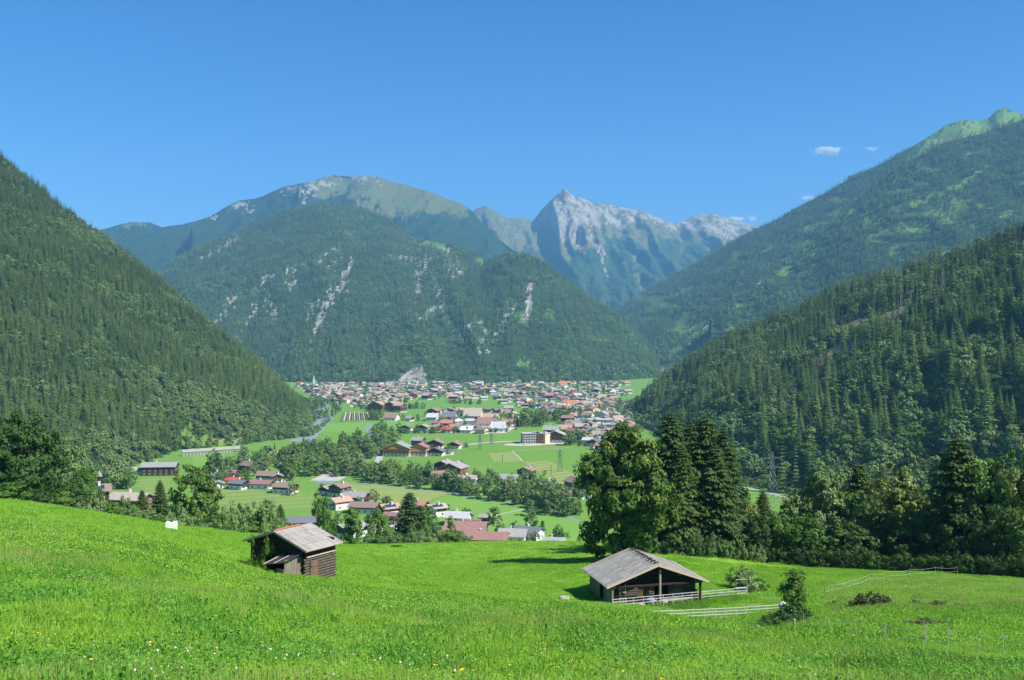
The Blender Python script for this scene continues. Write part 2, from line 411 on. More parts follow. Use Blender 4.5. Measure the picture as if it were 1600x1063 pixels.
def hill(name, rows, nu, nv, amp, gs, seed, mat, rock=(), grass=(), label=None, back=1500, ridge_amp=0, slant=0.0, extra=None):
    A, nf = loft(rows, nu, nv, amp, gs, seed, back, ridge_amp=ridge_amp, slant=slant)
    px, py = proj(A); rk = streaks(px, py, rock); gr = streaks(px, py, grass)
    if extra: rk, gr = extra(px, py, rk, gr, A)
    nr, nc = A.shape[:2]
    me = mesh_np(name, A.reshape(-1, 3), grid_faces(nr, nc), mat, smooth=True, attrs={'rock': rk.ravel(), 'grass': gr.ravel()})
    o = structure(link(name, me), label); HILLS[name] = (A, rk, gr, nf); return o
def sample_hill(name, density, seed, jit=True, lim=None):
    """random points on the near face, density per m2 of slope"""
    A, rk, gr, nf = HILLS[name]; r = np.random.default_rng(seed)
    B = A[:nf+1]; a, b, c, d = B[:-1, :-1], B[:-1, 1:], B[1:, 1:], B[1:, :-1]
    ar = np.linalg.norm(np.cross(c-a, d-b), axis=-1)/2
    px, py = proj(a)
    ok = (px > -260) & (px < 1860) & (py > -300)
    lam = ar*density*ok; n = r.poisson(lam)
    rep = np.repeat(np.arange(n.size), n.ravel()); i, j = np.unravel_index(rep, n.shape)
    u = r.random(len(rep)); v = r.random(len(rep))
    p = (a[i, j]*((1-u)*(1-v))[:, None]+b[i, j]*(u*(1-v))[:, None]+c[i, j]*(u*v)[:, None]+d[i, j]*((1-u)*v)[:, None])
    rr = rk[i, j]; gg = gr[i, j]
    return p, rr, gg
# --- far peaks
M_peak = hill_mat('far_peak', rock=(0.30,0.275,0.225), grass=(0.10,0.12,0.045), tex=0.004, fine=0.018, bumpd=40)
def peak_extra(px, py, rk, gr, A):
    tl = np.interp(px, [735,800,850,885,940,1000,1060,1100,1200,1300],[372,388,372,392,372,362,374,372,392,400])
    n = (fbm(px/14, py/14, 4)-0.5)*60
    # bare rock above the tree line, streaked
    rr = ss(0, 1, (tl-py+n)/26)*np.where(px < 835, 0.35, 0.74)
    rk = np.maximum(rk, rr*(0.72+0.5*fbm((px+py*0.25)/5, py/40, 8)))
    gr = np.maximum(gr, ss(0, 1, (tl+22-py+n*0.8)/20)*0.75)
    return rk, gr
hill('far_peaks', [[(690,520,6600),(900,520,6600),(1300,520,6600)],
   [(690,440,7500),(800,430,7400),(880,400,8200),(960,430,7800),(1060,415,8000),(1300,420,8000)],
   [(690,372,9300),(722,345,9300),(745,326,9300),(758,321,9300),(775,332,9300),(795,341,9300),(815,341,9400),(832,347,9500),(845,330,9300),(862,312,9100),(872,303,9000),(882,294,9000),(890,303,9000),(905,309,9100),(925,317,9200),(950,320,9300),(975,325,9400),(1000,328,9400),(1020,338,9500),(1042,345,9500),(1060,349,9600),(1080,338,9900),(1098,334,9900),(1125,337,9900),(1150,344,9900),(1175,352,9900),(1200,366,9900),(1300,400,9900)]],
   340, 150, 330, 300, 31, M_peak,
   rock=[(905,355,948,398,6,2),(915,330,935,352,10,5),(930,375,950,432,3,1.5),(885,340,880,372,20,8),(903,350,902,396,5,1.8),(870,310,845,345,6,9),(1000,335,1180,375,7,9,.9),(1118,362,1160,378,8,6)],
   grass=[(770,350,800,380,14,12),(740,345,765,365,10,12),(830,375,838,382,10,8),(960,390,975,410,3,2),(990,400,1003,455,4,3,.8)], label='distant grey rocky peaks above the valley', extra=peak_extra, ridge_amp=2.2, back=2500)
# --- back massif
M_mass = hill_mat('massif', rock=(0.24,0.23,0.21), grass=(0.085,0.112,0.036), forest=(0.022,0.050,0.020), forest2=(0.036,0.070,0.026), tex=0.006, fine=0.03, bumpd=25)
def mass_extra(px, py, rk, gr, A):
    n = (fbm(px/25, py/18, 14)-0.5)*40
    tl = np.interp(px, [150,330,430,500,560,640,700,745,800],[300,300,308,310,322,345,345,335,330])
    gr = np.maximum(gr, ss(0, 1, (tl-py+n)/18)*ss(430, 520, px)*0.85)
    rk = np.maximum(rk, ss(0.6, 0.78, fbm(px/9, py/5, 2))*ss(0, 1, (296-py)/8)*ss(440, 500, px)*(1-ss(590, 610, px))*0.9)
    return rk, gr
hill('back_massif', [[(100,470,5000),(450,460,5200),(800,455,5400),(870,470,5600)],
   [(100,400,6000),(300,370,6000),(500,330,6200),(640,350,6200),(740,385,6200),(870,440,6400)],
   [(100,375,7000),(165,357,7000),(180,353,7000),(205,347,7000),(235,348,7000),(255,355,7000),(290,351,7000),(330,337,7000),(355,322,7000),(375,313,7000),(400,311,7000),(420,302,7000),(445,292,7000),(475,286,7000),(500,279,7000),(515,274,7000),(540,275,7000),(590,276,7000),(612,284,7000),(640,291,7000),(665,297,7000),(700,311,7000),(718,317,7000),(738,330,6900),(755,352,6800),(780,375,6700),(800,390,6600),(830,410,6500),(870,445,6400)]],
   420, 130, 260, 420, 71, M_mass,
   rock=[(365,320,385,322,8,8),(485,290,475,318,14,3,.95),(500,285,490,305,6,3),(445,297,520,287,5,7,.7),(530,276,590,281,4,6,.9),(328,336,334,340,5,4)],
   grass=[(560,325,630,338,9,5,.95),(195,352,225,350,5,4),(520,285,600,310,14,16,.9)], label='broad alpine massif with a grassy summit', extra=mass_extra, ridge_amp=1.5, back=2500)
# --- front massif with the wooded spur
M_front = hill_mat('front_massif', rock=(0.34,0.32,0.275), grass=(0.09,0.17,0.04), tex=0.01, fine=0.06, bumpd=10)
FRONT_ROCK = [(550,410,532,440,5,9),(535,440,505,480,11,8,.9),(505,480,487,535,9,3,.95),(490,475,478,502,6,3,.8),(370,440,440,455,5,5,0),(315,405,370,372,3,5,.85),
   (365,465,338,505,5,4,.85),(400,480,375,520,6,3,.7),(420,475,430,495,9,7,.8),(455,425,452,445,8,7,.85),(410,440,430,430,4,4,.8),(500,405,532,383,4,4,.7),
   (660,410,650,470,9,3,.75),(700,400,712,430,11,8,.75),(680,440,690,480,5,5,.7),(655,500,675,485,3,6,.85),(829,435,822,500,3,6,.98),(828,455,828,480,5,5,.98),(805,475,775,525,4,5,.8),(775,525,760,550,5,3,.6),
   (722,515,745,500,5,6,.8),(748,555,758,520,3,5,.8),(657,572,658,592,2,9,1.9),(650,582,626,595,4,3,1.9),(662,587,645,595,5,6,1.9),(600,403,650,403,2,3,.8),(540,393,515,420,3,3,.5),(720,530,725,545,5,3,.6)]
FRONT_GRASS = [(655,378,690,386,6,7,1.0),(750,408,766,400,4,7,1.0),(815,568,830,572,6,5,.7),(960,500,1010,545,9,6,.45),(870,430,900,470,8,8,.35),(700,480,640,560,5,4,.4),(430,430,520,390,4,4,.4),(705,500,720,530,5,8,.5)]
def front_extra(px, py, rk, gr, A):
    fan = np.minimum(np.minimum((py-(596-(px-617)*.74)), (px*0+597-py)), (657+(py-566)*.36-px)*1.2)   # triangular scree fan
    fan = np.where((px > 612) & (px < 672) & (py > 560) & (py < 600), np.clip(.5+(fan+(fbm(px/3, py/3, 3)-.5)*5)/2.5, 0, 1.4), 0)
    rk = rk*np.clip(0.45+1.0*fbm(px/3, py/6, 6), 0, 1.1)
    gr = np.maximum(gr, ss(0.62, 0.75, fbm(px/22+3, py/14, 44))*0.45); return np.maximum(rk, fan), gr
hill('front_massif', [[fl(150,3000),fl(300,2700),fl(460,2500),fl(800,2450),fl(960,2600),fl(1040,2900)],
   [(150,500,3500),(300,500,3200),(500,500,3050),(650,500,3000),(800,500,2900),(900,520,2900),(970,545,2950),(1020,572,2980),(1040,600,3000)],
   [(150,465,4300),(240,430,4300),(270,408,4400),(300,393,4400),(330,378,4500),(365,365,4500),(410,346,4600),(455,328,4700),(500,320,4700),(530,320,4700),(570,328,4700),(610,345,4600),(645,372,4500),(700,382,4300),(735,392,4150),(755,406,4000),(768,403,3850),(785,400,3750),(805,398,3700),(830,402,3650),(852,412,3600),(875,430,3550),(900,448,3480),(925,468,3420),(955,487,3340),(985,508,3260),(1010,535,3180),(1028,565,3100),(1040,600,3000)]],
   760, 260, 62, 190, 91, M_front, rock=FRONT_ROCK, grass=FRONT_GRASS, label='steep wooded mountain face with pale rock scars', extra=front_extra, ridge_amp=0.8, slant=0.5)
# --- right big mountain: high ridge and a nearer wooded shoulder
M_right = hill_mat('right_mountain', rock=(0.42,0.40,0.36), grass=(0.095,0.18,0.035), tex=0.008, fine=0.05, bumpd=12)
RG = [(1560,190,1480,215,22,14,1.0),(1500,200,1560,180,14,14,1.0),(1450,225,1480,205,8,12,.9),(1430,245,1410,265,7,4,.7),(1580,185,1610,195,12,14,1.0),(1360,345,1368,340,8,7,1.0),(1310,330,1335,330,5,4,.9),(1425,320,1500,290,3,4,1.0),
      (1190,395,1205,388,3,4,.9),(1115,425,1130,418,4,3,.9),(1460,345,1500,320,16,14,.5),(1400,360,1470,340,8,10,.45),(1080,515,1100,505,9,8,1.0),(1055,520,1075,515,4,6,.9),(1050,545,1120,540,10,6,.6),(1230,400,1260,385,10,14,.5),(1270,420,1180,440,10,8,.4),(1060,460,1085,445,4,3,.8),(1350,300,1330,320,5,4,.4),(1165,425,1230,385,5,5,.35),(1140,420,1200,395,3,3,.5)]
RR = [(1190,442,1200,438,5,5,.7),(1450,215,1490,232,5,4,.5),(1105,512,1070,516,3,3,.6),(1500,335,1480,340,4,4,.5),(1040,575,1032,580,3,2,.8)]
def right_extra(px, py, rk, gr, A):
    gr = np.maximum(gr, ss(0.58, 0.74, fbm((px+py*.5)/30+9, py/12, 64))*0.65); return rk, gr
hill('right_mountain', [[fl(930,3400),fl(1030,2850),fl(1150,2500),fl(1400,2200),fl(2100,2000)],
   [(930,505,5600),(965,482,5500),(990,466,5450),(1020,448,5400),(1060,427,5200),(1100,405,5100),(1140,381,5000),(1180,358,4900),(1215,343,4800),(1250,322,4700),(1290,302,4650),(1330,277,4600),(1365,262,4550),(1400,244,4500),(1430,226,4550),(1450,214,4600),(1480,195,4700),(1500,189,4700),(1530,188,4800),(1545,184,4800),(1558,172,4800),(1570,168,4800),(1580,173,4800),(1600,179,4800),(1700,215,4800),(2100,260,4800)]],
   420, 160, 90, 330, 51, M_right, rock=RR, grass=RG, label='high mountain with a green grassy summit', extra=right_extra, ridge_amp=1.0, slant=0.9)
hill('right_shoulder', [[(1110,540,2950),(1180,535,2880),(1300,520,2750),(1600,470,2550),(2100,400,2400)],
   [(1110,498,3080),(1180,450,3230),(1240,403,3350),(1300,350,3450),(1350,303,3550),(1400,262,3600),(1440,240,3600),(1480,222,3600),(1520,213,3600),(1560,203,3600),(1585,193,3600),(1610,182,3600),(1700,150,3600),(2100,60,3600)]],
   260, 90, 55, 260, 53, M_right, rock=[(1495,215,1500,225,3,3,.5)], grass=[g_ for g_ in RG if g_[1] > 285]+[(1500,290,1540,262,3,3,.7)], label='dark wooded shoulder below the summit', extra=right_extra, ridge_amp=1.0, back=500)
# --- left forested mountain and right near slope
M_near = hill_mat('forest_floor', rock=(0.27,0.22,0.15), grass=(0.10,0.19,0.035), forest=(0.035,0.06,0.02), forest2=(0.055,0.09,0.028), tex=0.03, fine=0.3, bumpd=1.5)
def left_extra(px, py, rk, gr, A):
    gr = np.maximum(gr, ss(0.60, 0.75, fbm((px+py*0.45)/16, py/60, 24))*0.42); return rk, gr
hill('left_mountain', [[fl(-700,430),fl(-400,500),fl(-200,560),fl(0,620),fl(150,690),fl(230,790),fl(280,880),fl(380,930),fl(480,1010),fl(505,1100)],
   [(-700,330,800),(-400,420,820),(0,520,880),(150,560,930),(280,600,1010),(380,640,1040),(480,690,1080),(505,HZ+103*FPX/1130,1130)],
   [(-700,-400,1500),(-300,30,1480),(-100,190,1460),(0,248,1450),(40,278,1440),(80,313,1420),(130,352,1400),(165,376,1390),(210,412,1370),(250,442,1350),(300,487,1330),(340,522,1310),(390,562,1280),(430,602,1250),(460,633,1220),(480,660,1190),(497,697,1150),(505,HZ+103*FPX/1140,1140)]],
   300, 130, 22, 90, 15, M_near, rock=[(340,690,382,690,5,6,.8),(460,695,480,693,4,4,.9),(275,690,310,680,5,6,.5)], grass=[(300,690,385,697,10,8,1.0),(270,680,300,672,6,8,.7),(365,680,382,675,8,8,.7),(215,735,300,745,10,14,.9)],
   label='steep left mountainside under dense conifer forest', extra=left_extra, back=900)
ERK = [(1272,566,1330,542,7,9,1.6),(1310,515,1395,494,7,9,1.6),(1390,494,1445,470,6,5,1.6),(1150,665,1163,680,6,8,1.0),(1158,690,1150,705,5,3,.8),(1225,610,1240,600,7,9,.55),(1250,545,1300,575,6,6,.6),(1195,745,1210,750,5,4,.7)]
hill('right_near_slope', [[fl(965,1330),fl(1000,1160),fl(1050,950),fl(1110,740),fl(1160,660),fl(1200,630),fl(1260,605),fl(1300,590),fl(1400,560),fl(1600,530),fl(2300,500)],
   [(965,665,1345),(1000,650,1290),(1050,640,1150),(1120,630,940),(1200,620,850),(1300,600,820),(1400,580,770),(1600,545,720),(2300,430,700)],
   [(965,HZ+103*FPX/1350,1350),(985,650,1370),(1005,628,1380),(1030,603,1380),(1050,590,1380),(1080,568,1370),(1110,547,1360),(1150,528,1330),(1200,512,1300),(1230,500,1280),(1260,484,1260),(1300,466,1220),(1350,447,1170),(1400,433,1130),(1440,418,1100),(1500,400,1060),(1550,382,1030),(1600,365,1000),(2300,150,900)]],
   300, 130, 42, 95, 25, M_near, rock=ERK, grass=[(1290,500,1340,490,5,6,.5),(1220,680,1260,700,8,8,.4)], label='steep near mountainside on the right under conifers', extra=left_extra, back=700)
# ================================================================== TREES
def lf(name, c1, c2, c3=None, **k): return leaf_mat(name, c1, c2, c3, **k)
M_bark = plain('bark', (0.10,0.075,0.055), 0.9, 0.1, 0.4, 6.0, stretch=(1,1,0.2))
M_barkp = plain('pale_bark', (0.26,0.22,0.17), 0.9, 0.1, 0.3, 6.0, stretch=(1,1,0.2))
M_con = lf('spruce_needles', (0.072,0.138,0.032), (0.155,0.235,0.055), trans=0.12, nscale=0.30, rnd_amt=0.55, far=True)
M_conL = lf('larch_needles', (0.10,0.165,0.03), (0.16,0.23,0.045), trans=0.15, nscale=0.3, rnd_amt=0.5, far=True)
M_conD = lf('near_spruce_needles', (0.035,0.075,0.018), (0.075,0.13,0.028), (0.12,0.17,0.04), trans=0.12, nscale=0.35, rnd_amt=0.3, third=0.72)
M_dec = lf('broad_leaves', (0.065,0.15,0.022), (0.14,0.245,0.042), trans=0.22, nscale=0.35, rnd_amt=0.55)
M_decF = lf('far_leaves', (0.10,0.165,0.045), (0.19,0.26,0.075), trans=0.15, nscale=0.2, rnd_amt=0.6, far=True)
M_decD = lf('shade_toned_dark_leaves', (0.036,0.088,0.018), (0.085,0.155,0.032), trans=0.18, nscale=0.35, rnd_amt=0.4)  # darker copy of broad_leaves: dark foliage, and the wood's shade put into the colour
M_willow = lf('willow_leaves', (0.12,0.20,0.065), (0.20,0.29,0.10), trans=0.22, nscale=0.4, rnd_amt=0.5)
M_maple = lf('maple_leaves', (0.05,0.12,0.020), (0.115,0.19,0.03), (0.22,0.26,0.04), trans=0.2, nscale=0.45, rnd_amt=0.2, third=0.66)
M_gold = lf('golden_leaves', (0.10,0.17,0.03), (0.20,0.26,0.055), (0.30,0.31,0.09), trans=0.22, nscale=0.5, rnd_amt=0.3, third=0.62)

def quads_to_mesh(name, C, U, W, mat, tri=False, extra=None):
    """leaf quads from centres C, half axes U and W; optional extra (V,F) solid with material 1"""
    n = len(C)
    V = np.stack([C-U*0.9-W*0.15, C-W*0.55+U*0.1, C+U, C+W*0.55+U*0.05], 1).reshape(-1, 3) if not tri else np.stack([C-U-W*.5, C-U+W*.5, C+U], 1).reshape(-1, 3)
    k = 3 if tri else 4
    F = np.arange(n*k).reshape(n, k)
    return mesh_np(name, V, F, mat)
def unit(a): return a/np.maximum(np.linalg.norm(a, axis=-1, keepdims=True), 1e-9)
def conifer_cards(seed, H=20, R=3.4, lev=26, nb=8, tw=8, droop=0.25, base=0.08, irregular=0.25, power=0.85, size=1.0, thin=1.0):
    """drooping spruce boughs: rows of needle sprays along each bough"""
    r = np.random.default_rng(seed); C = []; U = []; Wd = []
    for i in range(lev):
        f = i/(lev-1); z = H*(base+(1-base)*f**0.93)-0.02*H
        Rl = R*(1-f)**power*(0.55+0.45*min(1, f*8+0.4))+0.10
        n = max(3, int(round(nb*(0.55+0.45*(1-f)))))
        a0 = r.random()*6.28
        for b in range(n):
            if r.random() < 0.06*irregular*4: continue
            a = a0+2*math.pi*b/n+r.normal()*0.18; L = Rl*(1+r.normal()*irregular*0.6)*thin
            L = max(0.15, L); dr = droop*(1+r.normal()*0.3)
            m = max(2, int(round(tw*(0.35+0.65*L/R))))
            s = (np.arange(m)+0.6)/m
            dirv = np.array([math.cos(a), math.sin(a), 0])
            up = 0.30*f-0.05
            pz = z+L*(up*s-dr*s*s*1.0+0.12*s**4)
            cx = dirv[None, :]*(L*s)[:, None]; cx[:, 2] = pz
            side = np.array([-math.sin(a), math.cos(a), 0])
            wS = (0.30*L*(1-s*0.75)+0.10)*size
            for sg in (-1, 1):
                off = sg*wS*0.42
                cc = cx+side[None, :]*off[:, None]; cc[:, 2] -= np.abs(off)*0.30+r.random(m)*0.08*L
                uu = unit(dirv[None, :]*0.75+sg*side[None, :]*0.55+np.array([0, 0, -0.42])[None, :]+r.normal(size=(m, 3))*0.16)
                C.append(cc+uu*wS[:, None]*0.25); U.append(uu*wS[:, None]*0.85)
                nn = unit(np.cross(uu, dirv*0.2+np.array([0, 0, 1.0])+r.normal(size=(m, 3))*0.25))
                Wd.append(nn*wS[:, None]*0.55)
            # hanging sprays
            if size <= 1.3 and m > 2:
                cc = cx.copy(); cc[:, 2] -= wS*0.45
                uu = unit(np.array([0, 0, -1.0])[None, :]+dirv[None, :]*0.25+r.normal(size=(m, 3))*0.15)
                C.append(cc); U.append(uu*wS[:, None]*0.65); Wd.append(dirv[None, :]*wS[:, None]*0.42)
    C.append(np.array([[0, 0, H*0.985]])); U.append(np.array([[0, 0, 0.03*H]])); Wd.append(np.array([[0.06, 0, 0]]))
    return np.concatenate(C), np.concatenate(U), np.concatenate(Wd)
def trunk_mesh(name, H, r0, mat, seed=0, limbs=0, R=3, n=7, fork=0.35):
    r = random.Random(seed); g = MB(); pts = []; x = y = 0
    for i in range(7):
        f = i/6; pts.append((x, y, -0.6+(H+0.6)*f)); x += r.gauss(0, 0.012)*H*0.5; y += r.gauss(0, 0.012)*H*0.5
    g.tube(pts, [r0*(1.35 if i == 0 else 1)*(1-0.88*i/6) for i in range(7)], n)
    for k in range(limbs):
        f = fork+(0.9-fork)*r.random(); a = r.random()*6.28; L = R*(0.5+0.5*r.random())*(1.1-f*0.5)
        b = Vector(pts[0]).lerp(Vector(pts[-1]), f); q = []
        for j in range(4):
            s = j/3; q.append((b.x+math.cos(a)*L*s, b.y+math.sin(a)*L*s, b.z+L*(0.75*s-0.2*s*s)))
        g.tube(q, [r0*0.42*(1-f*0.5)*(1-0.8*j/3) for j in range(4)], 5)
    return g.mesh(name, mat, smooth=True)
def blob_cards(seed, H=10, R=4, base=0.15, nclump=60, per=40, leaf=0.35, clump=1.2, top=0.5, lean=0.0, inner=0.35, lumpy=0.3):
    """crown of leaf clumps: uneven outline with gaps between clumps"""
    r = np.random.default_rng(seed); zc = H*(base+1)/2; hz = H*(1-base)/2
    C = []; U = []; W_ = []
    ang = r.random(6)*6.28; am = r.random(6)*lumpy
    for i in range(nclump):
        d = unit(r.normal(size=3)[None, :])[0]; rad = (inner+(1-inner)*r.random()**0.45)
        az = math.atan2(d[1], d[0]); lump = 1+am[0]*math.sin(2*az+ang[0])+am[1]*math.sin(3*az+ang[1]+d[2]*3)+am[2]*math.sin(5*d[2]+ang[2]+az)
        prof = 1.0 if d[2] < 0 else (1-0.25*d[2]*top)
        c = np.array([d[0]*R*rad*lump*prof, d[1]*R*rad*lump*prof, zc+d[2]*hz*rad*(1+0.10*r.normal())]); c[0] += lean*(c[2]-H*base)
        cr = clump*(0.6+0.7*r.random())
        p = r.normal(size=(per, 3)); p = unit(p)*(r.random((per, 1))**0.5)*cr; p[:, 2] *= 0.72
        cc = c+p
        out = unit(unit(p)*0.8+d*0.7+np.array([0, 0, 0.35])+r.normal(size=(per, 3))*0.55)
        t1 = unit(np.cross(out, r.normal(size=(per, 3)))); t2 = np.cross(out, t1)
        s = leaf*(0.6+0.8*r.random((per, 1)))
        C.append(cc); U.append(t1*s); W_.append(t2*s*0.95)
    return np.concatenate(C), np.concatenate(U), np.concatenate(W_)
def proto(name, me):  # prototype object, not linked to the scene
    return bpy.data.objects.new(name, me)
def merged(name, cards, mat, trunk_args=None, bark=None):
    """crown+trunk in one mesh, used for far forest stuff only"""
    C, U, W_ = cards
    n = len(C); V = np.stack([C-U*0.9-W_*0.15, C-W_*0.55+U*0.1, C+U, C+W_*0.55+U*0.05], 1).reshape(-1, 3)
    F = np.arange(n*4).reshape(n, 4); mi = np.zeros(n, int)
    if trunk_args:
        H, r0 = trunk_args; k = 5; a = np.arange(k)*2*np.pi/k
        lo = np.stack([np.cos(a)*r0, np.sin(a)*r0, a*0-0.8], 1); hi = np.stack([np.cos(a)*r0*.35, np.sin(a)*r0*.35, a*0+H*0.8], 1)
        b = len(V); V = np.vstack([V, lo, hi]); i = np.arange(k); j = (i+1) % k
        F = np.vstack([F, np.stack([b+i, b+j, b+k+j, b+k+i], 1)]); mi = np.concatenate([mi, np.ones(k, int)])
    return mesh_np(name, V, F, [mat, bark or M_bark], mi)
# far prototypes (20 m conifers, 12 m broadleaves); scaled per instance
far_con = [proto('far_conifer', merged('far_conifer', conifer_cards(s, 20, 3.3, 8, 5, 2, 0.3, size=2.2, irregular=.3), m, (20, .3))) for s, m in ((1, M_con), (2, M_con), (3, M_con), (4, M_conL), (5, M_con))]
far_dec = [proto('far_broadleaf', merged('far_broadleaf', blob_cards(s, 12, 4.2, 0.12, 12, 7, 1.3, 1.5), M_decF, (9, .25))) for s in (1, 2)]
mid_con = [proto('mid_conifer', merged('mid_conifer', conifer_cards(s+20, 22, R, 17, 7, 3, 0.28, size=1.5, irregular=.28), m, (22, .32))) for s, R, m in ((1, 3.2, M_con), (2, 2.7, M_con), (3, 3.6, M_con), (4, 3.0, M_conL), (5, 2.9, M_con))]
mid_dec = [proto('mid_broadleaf', merged('mid_broadleaf', blob_cards(s+20, 13, 4.4, 0.10, 34, 16, 0.75, 1.5), m, (9, .25))) for s, m in ((1, M_decF), (2, M_decF), (3, M_willow))]
bare_trunk = proto('bare_trunk_pine', merged('bare_trunk_pine', conifer_cards(77, 24, 2.3, 7, 6, 3, 0.2, base=0.62, size=1.7), M_con, (24, .28), M_barkp))
# collection children are sorted by name in geometry nodes: give them ordered names
def ordered(coll_name, objs):
    for i, o in enumerate(objs): o.name = '%s_%02d' % (coll_name, i)
    return make_coll(coll_name, objs)
CF = ordered('far_forest_kinds', far_con+far_dec); CM = ordered('mid_forest_kinds', mid_con+mid_dec+[bare_trunk])
def forest(name, hillname, dens, seed, coll, kinds, probs, smin, smax, label, gap=0.5, patch=60, big=0.0, zstretch=0.0, keepfn=None, decidfn=None, dec_kinds=None):
    p, rk, gr = sample_hill(hillname, dens, seed); r = np.random.default_rng(seed+1)
    keep = (r.random(len(p)) > (np.clip(rk*1.5, 0, 0.93) if hillname == 'right_near_slope' else np.clip(rk*0.8, 0, 0.70))) & (r.random(len(p)) > np.clip(gr*1.4, 0, 0.97))
    if keepfn is not None: keep &= keepfn(p)
    p = p[keep]; n = len(p)
    pn = fbm(p[:, 0]/patch, p[:, 2]/patch*1.3+p[:, 1]/patch*0.5, seed, 3)
    s = smin+(smax-smin)*np.clip(0.5*r.random(n)+0.9*(pn-0.2), 0, 1)
    k = r.choice(kinds, n, p=probs)
    if dec_kinds is not None:
        q = fbm(p[:, 0]/(patch*1.7)+5, p[:, 2]/(patch*1.2)+p[:, 1]/(patch*2), seed+8, 3)
        extra = decidfn(p) if decidfn is not None else 0
        isd = (q+extra+0.12*r.normal(size=n)) > 0.61
        k = np.where(isd, r.choice(dec_kinds, n), k)
    sc = np.stack([s*(0.9+0.25*r.random(n)), s*(0.9+0.25*r.random(n)), s*(0.88+0.3*r.random(n))], 1)
    return p, sc, r.random(n)*6.28, k
def put_forest(name, data, coll, label):
    p, sc, rot, k = data
    scatter(name, p-np.array([0, 0, 0.4]), coll, sc, rot, k, label, 'forest')
d = forest('f', 'front_massif', 0.0085, 5, CF, [0,1,2,3,4], [.25,.25,.2,.12,.18], .75, 1.5, '', patch=90, dec_kinds=[5,6])
put_forest('spur_forest', d, CF, 'conifer forest covering the central mountain face')
print('front', len(d[0]))
def kr(p):
    px, py = proj(p); alp = np.interp(px, [1350,1430,1480,1520,1700], [150,235,240,225,200]); return ~((py < alp+(fbm(px/12, py/12, 9)-.5)*20) & (px > 1400) & (p[:, 1] > 4000))
d = forest('f', 'right_mountain', 0.0040, 6, CF, [0,1,2,3,4], [.25,.25,.2,.12,.18], .85, 1.6, '', patch=110, dec_kinds=[5,6], keepfn=kr)
put_forest('mountain_forest', d, CF, 'conifer forest on the high right mountain')
print('right', len(d[0]))
d = forest('f', 'right_shoulder', 0.0045, 7, CF, [0,1,2,3,4], [.25,.25,.2,.12,.18], .9, 1.6, '', patch=110, dec_kinds=[5,6])
put_forest('shoulder_forest', d, CF, 'conifer forest on the shoulder below the green summit')
d = forest('f', 'left_mountain', 0.036, 8, CM, [0,1,2,3,4], [.25,.25,.2,.12,.18], .5, .98, '', patch=45, dec_kinds=[5,6,7], decidfn=lambda p: 0.26*ss(22, 0, p[:, 2]+100)-.05)
LEFT = d; put_forest('left_forest', d, CM, 'dense conifer forest on the steep left mountainside')
print('left', len(d[0]))
# right near slope: the 300 trees that show largest are things of their own, the rest is stuff
def rdec(p): return 0.20*ss(60, 5, p[:, 2]+100)
pp, sc, rot, k = forest('f', 'right_near_slope', 0.021, 9, CM, [0,1,2,3,4], [.26,.26,.2,.10,.18], .5, 1.35, '', patch=28, keepfn=lambda p: rng.random(len(p)) > .62*ss(950, 600, p[:, 1]), dec_kinds=[5,6,7], decidfn=rdec)
px_, py_ = proj(pp); sc = sc*((1+.5*ss(950, 600, pp[:, 1]))*(.8+.45*rng.random(len(pp))))[:, None]
# belt of tall bare-trunked pines at the upper edge of the clearing
bt = (streaks(px_, py_, [(1290,505,1470,458,14,12)]) > 0.3) & (rng.random(len(pp)) < 0.55); k = np.where(bt, 8, k); sc[bt] *= 1.15
vis = (px_ > 960) & (px_ < 1625) & (pp[:, 1] < 1000)
size = np.where(vis & (py_ < 735+0*px_), sc[:, 2]/pp[:, 1]*np.where(k > 4, 0.75, 1.0), 0)
order = np.argsort(-size)[:290]; ind = np.zeros(len(pp), bool); ind[order] = True
put_forest('right_forest', (pp[~ind], sc[~ind], rot[~ind], k[~ind]), CM, 'conifer forest on the steep near slope at right')
print('rightnear', len(pp))
hi_con = []
for s, R, m in ((41, 3.3, M_con), (42, 2.8, M_con), (43, 3.7, M_con), (44, 3.1, M_conL), (45, 3.0, M_con)):
    hi_con.append((quads_to_mesh('crown', *conifer_cards(s, 22, R*1.1, 34, 9, 5, 0.32, size=1.45, irregular=.33), M_con if m is M_con else M_conL), trunk_mesh('trunk', 20, .3, M_bark, s)))
hi_dec = []
for s, m in ((51, M_dec), (52, M_decF), (53, M_willow)):
    hi_dec.append((quads_to_mesh('crown', *blob_cards(s, 13, 4.6, 0.08, 60, 26, 0.52, 1.4), m), trunk_mesh('trunk', 10, .28, M_barkp, s, 5, 3)))
hi_bare = (quads_to_mesh('crown', *conifer_cards(77, 24, 2.3, 10, 7, 4, 0.2, base=0.60, size=1.3), M_con), trunk_mesh('trunk', 23, .28, M_barkp, 9))
def put_tree(name, loc, kind, scale, rz, label, group=None, cat='tree'):
    e = empty(name, loc, rz, scale); tag(e, label, cat, group)
    link('trunk', kind[1], e); link('crown', kind[0], e); return e
